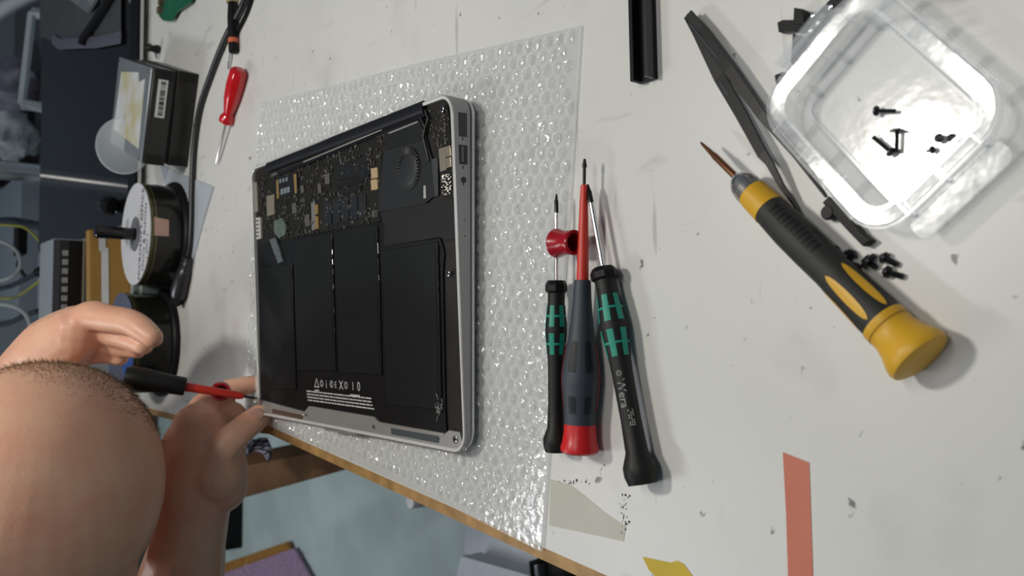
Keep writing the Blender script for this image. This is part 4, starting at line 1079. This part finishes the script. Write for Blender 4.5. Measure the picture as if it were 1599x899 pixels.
# orange-brown carton with white tape
ct = empty('brown_carton', T(200, 440), 'orange-brown carton with white paper tape behind the discs', 'carton')
c0, c1 = T(203, 362), T(203, 545)
c1 = Vector((max(c1.x, .0), c0.y - .02, 0))
ht = .075
def topz(u, v, y): 
    d = ray(u, v); t = (y - CAM.y) / d.y; return (CAM + d * t).z
ht = topz(137, 430, c0.y)
q = [c0, c1, c1 + Vector((0, .018, 0)), c0 + Vector((0, .018, 0))]
MB().hexa([rel(ct, p + Vector((0, 0, .0003))) for p in q], [rel(ct, p + Vector((0, 0, ht))) for p in q]).build('body', mat('orange_kraft', (.36, .20, .045), .6, var=.15, scale=15), ct, smooth=False, bevel=.002)
z1, z0 = topz(156, 430, c0.y), topz(167, 430, c0.y)
f0, f1 = c0.lerp(c1, .15), c0.lerp(c1, .75)
MB().hexa([rel(ct, f0 + Vector((0, -.0012, z0))), rel(ct, f1 + Vector((0, -.0012, z0))), rel(ct, f1 + Vector((0, -.0003, z0))), rel(ct, f0 + Vector((0, -.0003, z0)))],
          [rel(ct, f0 + Vector((0, -.0012, z1))), rel(ct, f1 + Vector((0, -.0012, z1))), rel(ct, f1 + Vector((0, -.0003, z1))), rel(ct, f0 + Vector((0, -.0003, z1)))]).build('paper_tape', paper, ct, smooth=False)
z1, z0 = topz(152, 430, c0.y), topz(163, 430, c0.y); f0, f1 = c0.lerp(c1, .02), c0.lerp(c1, .18)
MB().hexa([rel(ct, f0 + Vector((0, -.0015, z0))), rel(ct, f1 + Vector((0, -.0015, z0))), rel(ct, f1 + Vector((0, -.0012, z0))), rel(ct, f0 + Vector((0, -.0012, z0)))],
          [rel(ct, f0 + Vector((0, -.0015, z1))), rel(ct, f1 + Vector((0, -.0015, z1))), rel(ct, f1 + Vector((0, -.0012, z1))), rel(ct, f0 + Vector((0, -.0012, z1)))]).build('shipping_label', white, ct, smooth=False)

# grey rack device behind the carton: pale top, vents, row of keys
rk = empty('grey_equipment_case', (0.08, .90, 0), 'grey equipment case with a row of slots behind the carton', 'equipment')
yb = .87
def zz_(u): return topz(u, 440, yb)
xr, xl = T(130, 380).x - .0, -.02
xr = .204
hz = zz_(82); dpt = T(61, 440, hz).y - yb
MB().box(rel(rk, ((xl + xr) / 2, yb + dpt / 2, hz / 2)), (xr - xl, dpt, hz - .0005)).build('case', mat('pale_grey_steel', (.26, .30, .33), .45, var=.06), rk, smooth=False, bevel=.002)
def face(u0, u1, x0, x1, name, m, par=rk, dy=.0015):
    a, b = zz_(u1), zz_(u0)
    return MB().box(rel(rk, ((x0 + x1) / 2, yb - dy, (a + b) / 2)), (x1 - x0, .003, b - a)).build(name, m, par, smooth=False)
face(82, 93, .075, xr - .002, 'vent_strip', mat('vent_dark', (.055, .06, .075), .5))
k_ = face(94, 106, xl + .01, xr - .002, 'slot_strip', mat('slot_black', (.03, .032, .035), .4))
for i in range(13):
    face(95.5, 104.5,   .030 + i * .0125, .030 + i * .0125 + .0075, 'slot', mat('pale_slot', (.32, .34, .35), .5), k_, .0035)
face(107, 127, xl + .005, xr - .002, 'dark_panel', mat('panel_black', (.008, .008, .010), .3))
face(127.5, 131, xl, xr - .002, 'bottom_trim', silver)
for i in range(3):
    MB().lathe([(0, .002), (.002, .002)], rel(rk, (.02 + .012 * (i % 2), yb - .001, zz_(78 + 6 * i))), (0, -1, 0), 10).build('indicator', blackp, rk)

# small grey tube between the spindles
gt = empty('grey_plastic_cap', (.128, .665, 0), 'short pale green-grey cap standing between the two disc spindles', 'cap')
MB().lathe([(0.0003, .010), (.026, .010), (.028, .008)], (0, 0, 0), (0, 0, 1), 20).build('body', mat('pale_green_grey', (.20, .25, .24), .4), gt)
MB().lathe([(.028, .006), (.034, .006)], (0, 0, 0), (0, 0, 1), 16).build('neck', mat('pale_green_grey', (.20, .25, .24)), gt)

# far clutter beyond the bench
pole_m = mat('satin_chrome', (.85, .86, .88), .25, 1.0)
ps = empty('chrome_pole_stand', (D(30, 268, 1.95).x, D(30, 268, 1.95).y, -.72), 'chrome upright pole standing behind the black screen', 'stand')
MB().lathe([(.02, .022), (1.6, .022)], (0, 0, 0), (0, 0, 1), 24).build('pole', pole_m, ps)
MB().lathe([(0, .16), (.015, .16), (.022, .03)], (0, 0, 0), (0, 0, 1), 32).build('foot', blackp, ps)
wf = empty('metal_rack', (D(45, 90, 2.0).x, D(45, 90, 2.0).y, -.72), 'pale metal frame standing behind the black screen corner', 'frame')
yk = 2.0
def wfp(u, v, t=1.98): return rel(wf, D(u, v, t))
MB().tube([wfp(50, 20), wfp(34, 163)], .009, 4).build('rail', mat('pale_blue_paint', (.45, .50, .54), .5), wf, smooth=False)
MB().tube([wfp(33, 160), wfp(90, 178)], .009, 4).build('rail', mat('pale_blue_paint', (.45, .50, .54)), wf, smooth=False)
MB().tube([wfp(50, 20), wfp(90, 24)], .012, 4).build('bracket', mat('pale_blue_paint', (.45, .50, .54)), wf, smooth=False)
pa = D(34, 163, 1.98); pb = D(50, 20, 1.98)
for p in (pa, pb):
    MB().box(rel(wf, (p.x, p.y, (p.z - .72) / 2)), (.02, .02, p.z + .72)).build('leg', mat('pale_blue_paint', (.45, .50, .54)), wf, smooth=False)
def blob(name, u, v, t, r, m, label, cat, seed, parts=()):
    c = D(u, v, t); root = empty(name, c, label, cat)
    mb = MB(); mb.sphere((0, 0, 0), 1.0, 28, 18)
    vs = []
    for x, y, z in mb.v:
        p = Vector((x, y, z)); f = 1 + .32 * noise.noise(p * 1.9 + Vector((seed, 0, 0))) + .14 * noise.noise(p * 5 + Vector((0, seed, 0)))
        vs.append((p.x * r[0] * f, p.y * r[1] * f, p.z * r[2] * f))
    mb.v = vs; mb.build('body', m, root)
    return root, c
lil = mat('lilac_plastic', (.30, .28, .36), .35, var=.4, scale=14, bump=.5, bscale=20)
sh = empty('equipment_shelf', (1.10, 2.62, -.72), 'dark shelf unit with clutter against the far wall', 'shelf')
for z in (.10, .34, .555):
    MB().box((0, 0, z), (1.1, .5, .03)).build('shelf_board', mat('dark_grey_board', (.07, .075, .08), .5), sh, smooth=False)
for x in (-.53, .53):
    for y in (-.23, .23):
        MB().box((x, y, .42), (.03, .03, .84)).build('post', dsteel, sh, smooth=False)
o, c = blob('lilac_bag', 12, 135, 2.52, (.075, .08, .085), lil, 'crumpled lilac plastic bag on the far shelf', 'bag', 2)
MB().tube([(-.02, 0, .07), (0, 0, .10), (.02, 0, .07)], .006, 8).build('knot', lil, o)
o, c = blob('clear_bag', 20, 212, 2.40, (.07, .07, .06), mat('grey_clear_plastic', (.42, .46, .48), .25, var=.5, scale=18, bump=.6, bscale=25), 'grey transparent bag of parts on the far shelf', 'bag', 5)
MB().tube([(-.02, -.02, .05), (0, -.02, .08), (.03, -.02, .07)], .005, 8).build('fold', paper, o)
bx = empty('dark_equipment_box', D(40, 215, 2.66), 'dark electronics box behind the chrome pole', 'equipment')
MB().box((0, 0, 0), (.24, .2, .10)).build('case', mat('dark_box', (.03, .033, .04), .4), bx, smooth=False, bevel=.004)
for k in range(5): MB().box((-.09 + .045 * k, -.101, .02), (.03, .006, .015)).build('button', mat('grey_key', (.15, .16, .17), .5), bx, smooth=False)
ar = empty('white_lamp_shade', D(18, 14, 2.1), 'pale curved lamp shade at the far top corner', 'lamp')
N = 18; vs = []
for i in range(N + 1):
    u = 95 - 120 * i / N; v = -8 + 62 * (i / N) ** 1.6
    for du, dv in ((0, 0), (-14, -10)):
        vs.append(rel(ar, D(u + du, v + dv, 2.1)))
mb = MB().add(vs, [(2 * i, 2 * i + 1, 2 * i + 3, 2 * i + 2) for i in range(N)])
o = mb.build('shade', mat('white_shade', (.62, .66, .70), .5), ar); sd = o.modifiers.new('thick', 'SOLIDIFY'); sd.thickness = .03
MB().lathe([(0, .01), (.5, .01)], (.05, .12, 0), (0, 0, 1), 12).build('stem', steel, ar)
gp = empty('grey_cabinet', (0.32, 2.35, -.72), 'grey-blue cabinet standing behind the screen corner', 'cabinet')
zt = D(0, 330, 2.6).z
MB().box((0, .2, .31), (.42, .4, .62)).build('body', mat('blue_grey_cabinet', (.22, .26, .30), .5, var=.05), gp, smooth=False, bevel=.004)
for k in range(2): 
    dr = MB().box((0, -.006, .15 + .29 * k), (.38, .012, .26)).build('drawer', mat('blue_grey_drawer', (.25, .29, .33), .5), gp, smooth=False, bevel=.003)
    MB().tube([(-.05, -.016, .22 + .29 * k), (-.04, -.03, .22 + .29 * k), (.04, -.03, .22 + .29 * k), (.05, -.016, .22 + .29 * k)], .006, 8).build('handle', steel, dr)
def cable(name, pix, r, m, label):
    pts = [D(u, v, t) for u, v, t in pix]; root = empty(name, pts[0], label, 'cable', 'tangled cables behind the bench')
    MB().tube([rel(root, p) for p in bez(pts, 8)], r, 8).build('cord', m, root)
    p = pts[-1]; d = (pts[-1] - pts[-2]).normalized()
    MB().lathe([(0, r * 1.8), (.03, r * 1.8), (.035, r)], rel(root, p), d, 10).build('plug', blackp, root)
ylw = mat('yellow_cable', (.30, .29, .05), .5); wht = mat('grey_white_cable', (.34, .37, .37), .5); blu = mat('dark_blue_cable', (.02, .025, .04), .5)
cable('network_cable', [(-30, 350, 2.0), (20, 352, 1.95), (40, 356, 1.85), (58, 372, 1.8), (75, 395, 1.8)], .003, ylw, 'yellow cable crossing above the black strip by the screen corner')
cable('network_cable', [(-30, 462, 2.0), (10, 466, 1.95), (32, 460, 1.9), (60, 440, 1.8), (80, 425, 1.8)], .003, ylw, 'yellow cable sagging beside the grey equipment case')
cable('white_cable', [(-30, 380, 2.0), (5, 378, 1.98), (28, 395, 1.95), (30, 420, 1.95), (10, 436, 1.95), (-30, 440, 2.0)], .004, wht, 'thin pale cable looping below the black strip')
cable('white_cable', [(-30, 480, 1.9), (5, 475, 1.88), (35, 485, 1.85), (48, 510, 1.85), (46, 560, 1.85)], .005, wht, 'thick pale cable hanging beside the raised hand')
cable('black_cable', [(-30, 350, 2.1), (15, 345, 2.05), (58, 352, 1.9), (80, 360, 1.85)], .010, blu, 'thick dark cable above the yellow one')
cable('black_cable', [(-30, 455, 2.1), (10, 448, 2.05), (35, 438, 1.95), (60, 425, 1.85)], .006, blu, 'dark cable rising to the grey equipment case')
cable('black_cable', [(-30, 510, 2.0), (10, 505, 1.95), (40, 492, 1.9), (70, 482, 1.85)], .006, blu, 'dark cable just above the raised hand')
bs = empty('black_adapter', D(32, 375, 2.0), 'flat black adapter block among the far cables', 'adapter')
MB().box((0, 0, 0), (.070, .05, .022), .05).build('case', blackp, bs, smooth=False, bevel=.003)
MB().tube([(-.035, 0, 0), (-.06, 0, .005), (-.09, .02, -.02)], .004, 8).build('lead', blackr, bs)

# ================================================================== PERSON
def capsule(mb, pts, rs, n=16, flat=1.0):
    pts = [Vector(p) for p in pts]
    mb.tube(pts, rs, n, flat)
    for p, r in zip(pts, rs): mb.sphere(p, r, n, 10)
def chain(mb, pts, rs, sub=4):
    P2 = bez([Vector(p) for p in pts], sub); R2 = []
    for i in range(len(rs) - 1):
        for k in range(sub): R2.append(rs[i] + (rs[i + 1] - rs[i]) * k / sub)
    R2.append(rs[-1])
    mb.tube(P2, R2, 14); mb.sphere(P2[0], R2[0], 14, 8); mb.sphere(P2[-1], R2[-1], 14, 8)
HC = D(48, 782, .655)
FACE = Vector((.38, .66, -.72)).normalized()
UPH = (Vector((.30, -.75, .50)) - FACE * FACE.dot(Vector((.30, -.75, .50)))).normalized()
SIDE = UPH.cross(FACE).normalized()
RH = Matrix((SIDE, FACE, UPH)).transposed()          # local x = ear axis, y = face, z = crown
def hp(x, y, z): return HC + RH @ Vector((x, y, z))
def person():
    mb = MB()
    # head
    sp = MB(); sp.sphere((0, 0, 0), 1.0, 40, 28)
    hv = []
    for x, y, z in sp.v:
        X, Y, Z = x * .092, y * .109, z * .108
        if Z < 0: X *= 1 - .12 * (Z / .105) ** 2; Y *= 1 - .05 * abs(Z / .105)
        hv.append(hp(X, Y, Z))
    mb.add(hv, sp.f)
    J = RH
    mb.sphere(hp(0, .045, -.075), (.055, .055, .055), 20, 12, J)         # jaw
    mb.sphere(hp(0, .092, -.100), (.026, .020, .020), 14, 8, J)          # chin
    mb.sphere(hp(0, .108, -.040), (.013, .018, .022), 12, 8, J)          # nose
    mb.sphere(hp(0, .104, -.022), (.008, .012, .026), 12, 8, J)
    for s in (-1, 1):
        mb.sphere(hp(s * .032, .090, .004), (.022, .012, .010), 12, 8, J)    # brow
        mb.sphere(hp(s * .040, .078, -.035), (.022, .018, .018), 12, 8, J)   # cheek
        mb.sphere(hp(s * .082, .000, -.050), (.008, .018, .031), 12, 10, J) # ears
    mb.sphere(hp(0, .098, -.070), (.024, .010, .006), 12, 8, J)          # lips
    mb.sphere(hp(0, .096, -.079), (.021, .010, .007), 12, 8, J)
    # neck and trunk
    nk = hp(0, -.045, -.075)
    SH = Vector((-.320, .390, .115))
    chain(mb, [hp(0, -.02, -.05), nk, SH], [.062, .060, .075])
    hip = Vector((-.62, .38, -.27))
    chain(mb, [SH + Vector((-.02, 0, -.03)), SH.lerp(hip, .35), SH.lerp(hip, .7), hip], [.11, .14, .135, .14], 6)
    rs_, ls_ = SH + Vector((-.01, -.175, -.02)), SH + Vector((-.01, .165, -.02))
    for p in (rs_, ls_): chain(mb, [SH + Vector((-.02, 0, -.03)), p], [.085, .062])
    for dy, kx in ((-.1, -.34), (.1, -.33)):
        h0 = hip + Vector((0, dy, -.02)); kn = Vector((kx, h0.y, -.25)); an = Vector((kx - .04, h0.y, -.66))
        chain(mb, [h0, h0.lerp(kn, .5), kn], [.085, .075, .058]); chain(mb, [kn, kn.lerp(an, .35), an], [.056, .056, .038])
        chain(mb, [an + Vector((-.03, 0, -.028)), an + Vector((.10, 0, -.035)), an + Vector((.17, 0, -.04))], [.028, .030, .020])
    # near arm and hand gripping the driver tip
    wr = D(306, 790, .775); el = D(262, 1010, .80)
    chain(mb, [rs_, rs_.lerp(el, .5), el], [.058, .050, .043])
    chain(mb, [el, el.lerp(wr, .35), el.lerp(wr, .75), wr], [.043, .042, .033, .030])
    palm = D(318, 712, .775)
    chain(mb, [wr, D(312, 750, .775), palm], [.031, .033, .030])
    chain(mb, [palm, D(310, 668, .785)], [.029, .024])
    chain(mb, [D(338, 745, .765), D(338, 715, .77)], [.024, .022])
    chain(mb, [D(300, 770, .78), D(298, 730, .785), D(300, 692, .79), D(312, 664, .795)], [.029, .030, .027, .020])
    chain(mb, [D(345, 760, .775), D(352, 728, .775)], [.024, .020])
    for u, v, t in ((303, 662, .782), (313, 676, .784), (322, 692, .786)): mb.sphere(D(u, v, t), (.0125, .0125, .0125), 14, 8)
    # thumb
    chain(mb, [D(335, 728, .762), D(350, 698, .762), D(378, 671, .768), D(398, 655, .776), D(407, 646, .780)], [.018, .0145, .0125, .0118, .0098])
    # index
    chain(mb, [D(304, 664, .79), D(318, 634, .80), D(352, 611, .812), D(377, 604, .818), D(396, 598, .824)], [.0155, .0125, .0105, .0098, .0080])
    # curled fingers below
    chain(mb, [D(318, 672, .80), D(342, 648, .812), D(366, 645, .822), D(374, 664, .825)], [.0150, .0125, .0112, .0090])
    chain(mb, [D(326, 690, .805), D(352, 670, .822), D(372, 676, .835), D(366, 696, .836)], [.0145, .0120, .0105, .0085])
    chain(mb, [D(334, 706, .806), D(358, 694, .822), D(370, 706, .832), D(360, 722, .830)], [.0135, .0110, .0095, .0080])
    # far arm and hand over the handle
    w2 = D(38, 590, .84); e2 = D(-90, 720, 1.02)
    chain(mb, [ls_, ls_.lerp(e2, .5) + Vector((0, .05, 0)), e2], [.055, .049, .042])
    chain(mb, [e2, e2.lerp(w2, .5), w2], [.042, .037, .030])
    chain(mb, [w2, D(82, 545, .815), D(122, 517, .795)], [.030, .031, .025])
    chain(mb, [D(122, 517, .795), D(142, 494, .785), D(168, 497, .775), D(203, 503, .762), D(222, 514, .755), D(238, 527, .750)], [.021, .0150, .0128, .0120, .0115, .0095])
    chain(mb, [D(116, 532, .800), D(150, 516, .800), D(184, 520, .795), D(212, 530, .785), D(224, 538, .778)], [.020, .0150, .0140, .0120, .0095])
    chain(mb, [D(108, 548, .805), D(146, 534, .81), D(178, 536, .808), D(204, 541, .80), D(214, 546, .79)], [.019, .0150, .0135, .0110, .0085])
    chain(mb, [D(100, 560, .81), D(136, 552, .815), D(166, 552, .815), D(188, 558, .81)], [.017, .0112, .0100, .0080])
    chain(mb, [D(84, 565, .80), D(110, 590, .79), D(140, 605, .78), D(170, 606, .77)], [.018, .0140, .0120, .0095])
    o = mb.build('body_mesh', skin)
    rm = o.modifiers.new('remesh', 'REMESH'); rm.mode = 'VOXEL'; rm.voxel_size = .0022
    s_ = o.modifiers.new('smooth', 'SMOOTH'); s_.factor = .5; s_.iterations = 4
    dg = bpy.context.evaluated_depsgraph_get(); me = bpy.data.meshes.new_from_object(o.evaluated_get(dg))
    bpy.data.objects.remove(o)
    root = empty('person', Vector((hip.x, hip.y, -.72)), 'balding person bent over the laptop driving a screw with both hands', 'person')
    body = bpy.data.objects.new('body', me); COL.objects.link(body); me.name = 'body'; me.materials.clear(); me.materials.append(skin)
    me.shade_smooth(); body.parent = root; body.location = -root.location
    # nails
    def nail(p, dirv, up, w, name='thumbnail'):
        dirv = dirv.normalized(); up = (up - dirv * up.dot(dirv)).normalized(); sd = dirv.cross(up)
        R_ = Matrix((sd, dirv, up)).transposed()
        q = MB().sphere((0, 0, 0), (w, w * 1.35, .0026), 14, 8, R_)
        x = q.build(name, mat('nail', (.62, .36, .28), .25), body); x.location = p
    a, b = D(378, 671, .768), D(407, 646, .780)
    up = (CAM - b).normalized() * .9 + Vector((0, 0, .25))
    nail(a.lerp(b, .84) + up.normalized() * .0098, b - a, up, .0070)
    # stubbly fringe of hair on the side of the head and nape
    hb = MB(); cnt = 0; HD = (DOWN * -.86 + RIGHT * .22 + FWD * .45).normalized()
    while cnt < 9000:
        v = Vector((random.gauss(0, 1), random.gauss(0, 1), random.gauss(0, 1))).normalized()
        side = abs(v.x)
        low = v.z
        k = ((RH @ v).dot(HD) - .70) * 2.4 + random.uniform(-.30, .30)
        if k < .10: continue
        cnt += 1
        X, Y, Z = v.x * .0918, v.y * .1088, v.z * .1078
        if Z < 0: X *= 1 - .12 * (Z / .105) ** 2; Y *= 1 - .05 * abs(Z / .105)
        p = hp(X, Y, Z); nrm = (RH @ v)
        dr = (nrm * .75 + RH @ Vector((0, -.3, -.5)) + Vector((random.gauss(0, .3), random.gauss(0, .3), random.gauss(0, .3)))).normalized()
        sd = dr.cross(Vector((random.gauss(0, 1), random.gauss(0, 1), random.gauss(0, 1)))).normalized()
        ln = random.uniform(.003, .007)
        hb.add([p - sd * .00016, p + sd * .00016, p + dr * ln], [(0, 1, 2)])
    h = hb.build('hair', hairm, root, smooth=False); h.location = -root.location; h['kind'] = 'stuff'
    # shirt and trousers (outside the picture)
    def garment(name, m, build, vox):
        g = MB(); build(g); o = g.build(name + '_mesh', m)
        rm = o.modifiers.new('remesh', 'REMESH'); rm.mode = 'VOXEL'; rm.voxel_size = vox
        s_ = o.modifiers.new('smooth', 'SMOOTH'); s_.factor = .5; s_.iterations = 6
        dg = bpy.context.evaluated_depsgraph_get(); me = bpy.data.meshes.new_from_object(o.evaluated_get(dg)); bpy.data.objects.remove(o)
        me.materials.clear(); me.materials.append(m); me.shade_smooth()
        x = bpy.data.objects.new(name, me); COL.objects.link(x); x.parent = root; x.location = -root.location
    def shirt(g):
        chain(g, [SH + Vector((-.03, 0, -.03)), SH.lerp(hip, .35), SH.lerp(hip, .7), hip], [.122, .152, .147, .152], 6)
        for p, e, st in ((rs_, el, .55), (ls_, e2, .55)):
            chain(g, [SH + Vector((-.03, 0, -.03)), p, p.lerp(e, st)], [.098, .074, .064])
    garment('shirt', mat('dark_shirt', (.03, .035, .05), .8, var=.2), shirt, .006)
    def trousers(g):
        for dy, kx in ((-.1, -.34), (.1, -.33)):
            h0 = hip + Vector((0, dy, -.02)); kn = Vector((kx, h0.y, -.25)); an = Vector((kx - .04, h0.y, -.62))
            chain(g, [h0, h0.lerp(kn, .5), kn], [.100, .088, .068]); chain(g, [kn, kn.lerp(an, .35), an], [.068, .066, .055])
        g.sphere(hip + Vector((0, 0, -.01)), (.15, .18, .11), 20, 12)
    garment('trousers', mat('dark_trousers', (.02, .022, .03), .85, var=.2), trousers, .007)
    def shoes(g):
        for dy, kx in ((-.1, -.34), (.1, -.33)):
            an = Vector((kx - .04, hip.y + dy, -.66))
            chain(g, [an + Vector((-.035, 0, -.022)), an + Vector((.06, 0, -.022)), an + Vector((.16, 0, -.030))], [.038, .038, .029])
            chain(g, [an + Vector((-.01, 0, .02)), an + Vector((-.01, 0, -.02))], [.045, .040])
    garment('shoes', mat('dark_shoe_leather', (.02, .018, .016), .5, var=.2), shoes, .006)
    # stool
    st = empty('round_stool', Vector((hip.x, hip.y, -.72)), 'round black stool carrying the person', 'stool')
    MB().lathe([(.285, .17), (.295, .18), (.325, .18), (.335, .165)], (0, 0, 0), (0, 0, 1), 36).build('seat', blackr, st)
    MB().lathe([(.03, .02), (.285, .02)], (0, 0, 0), (0, 0, 1), 16).build('column', steel, st)
    MB().lathe([(0, .19), (.02, .19), (.035, .03)], (0, 0, 0), (0, 0, 1), 36).build('base', blackp, st)
person()
# driver in the person's hands
def held_driver():
    tip = T(402, 622, .019); end = D(196, 588, .735)
    root = empty('held_screwdriver', tip, 'black handled red screwdriver held upright at the laptop corner', 'screwdriver')
    d, up, side, Ln = axis_frame(Vector((0, 0, 0)), end - tip); O = (0, 0, 0)
    MB().lathe([(0, .0006), (.004, .0011), (.013, .0012)], O, d, 10, up).build('blade', dsteel, root)
    MB().lathe([(.012, .0022), (.016, .0034), (.06, .0040), (.068, .0042)], O, d, 18, up).build('sleeve', mat('orange_red_sleeve', (.60, .035, .02)), root)
    h0 = .062
    MB().lathe([(h0, .0075), (h0 + .002, .0082), (h0 + .015, .0085), (h0 + .035, .0105), (max(Ln, h0 + .05) - .004, .0100), (max(Ln, h0 + .05), .0085)], O, d, 20, up).build('handle', blackr, root)
    c = D(345, 611, .774) - tip
    dv = (CAM - D(345, 611, .774)).normalized()
    ring_spool(MB(), c, dv, 1.15).build('finger_ring', dred, root)
held_driver()
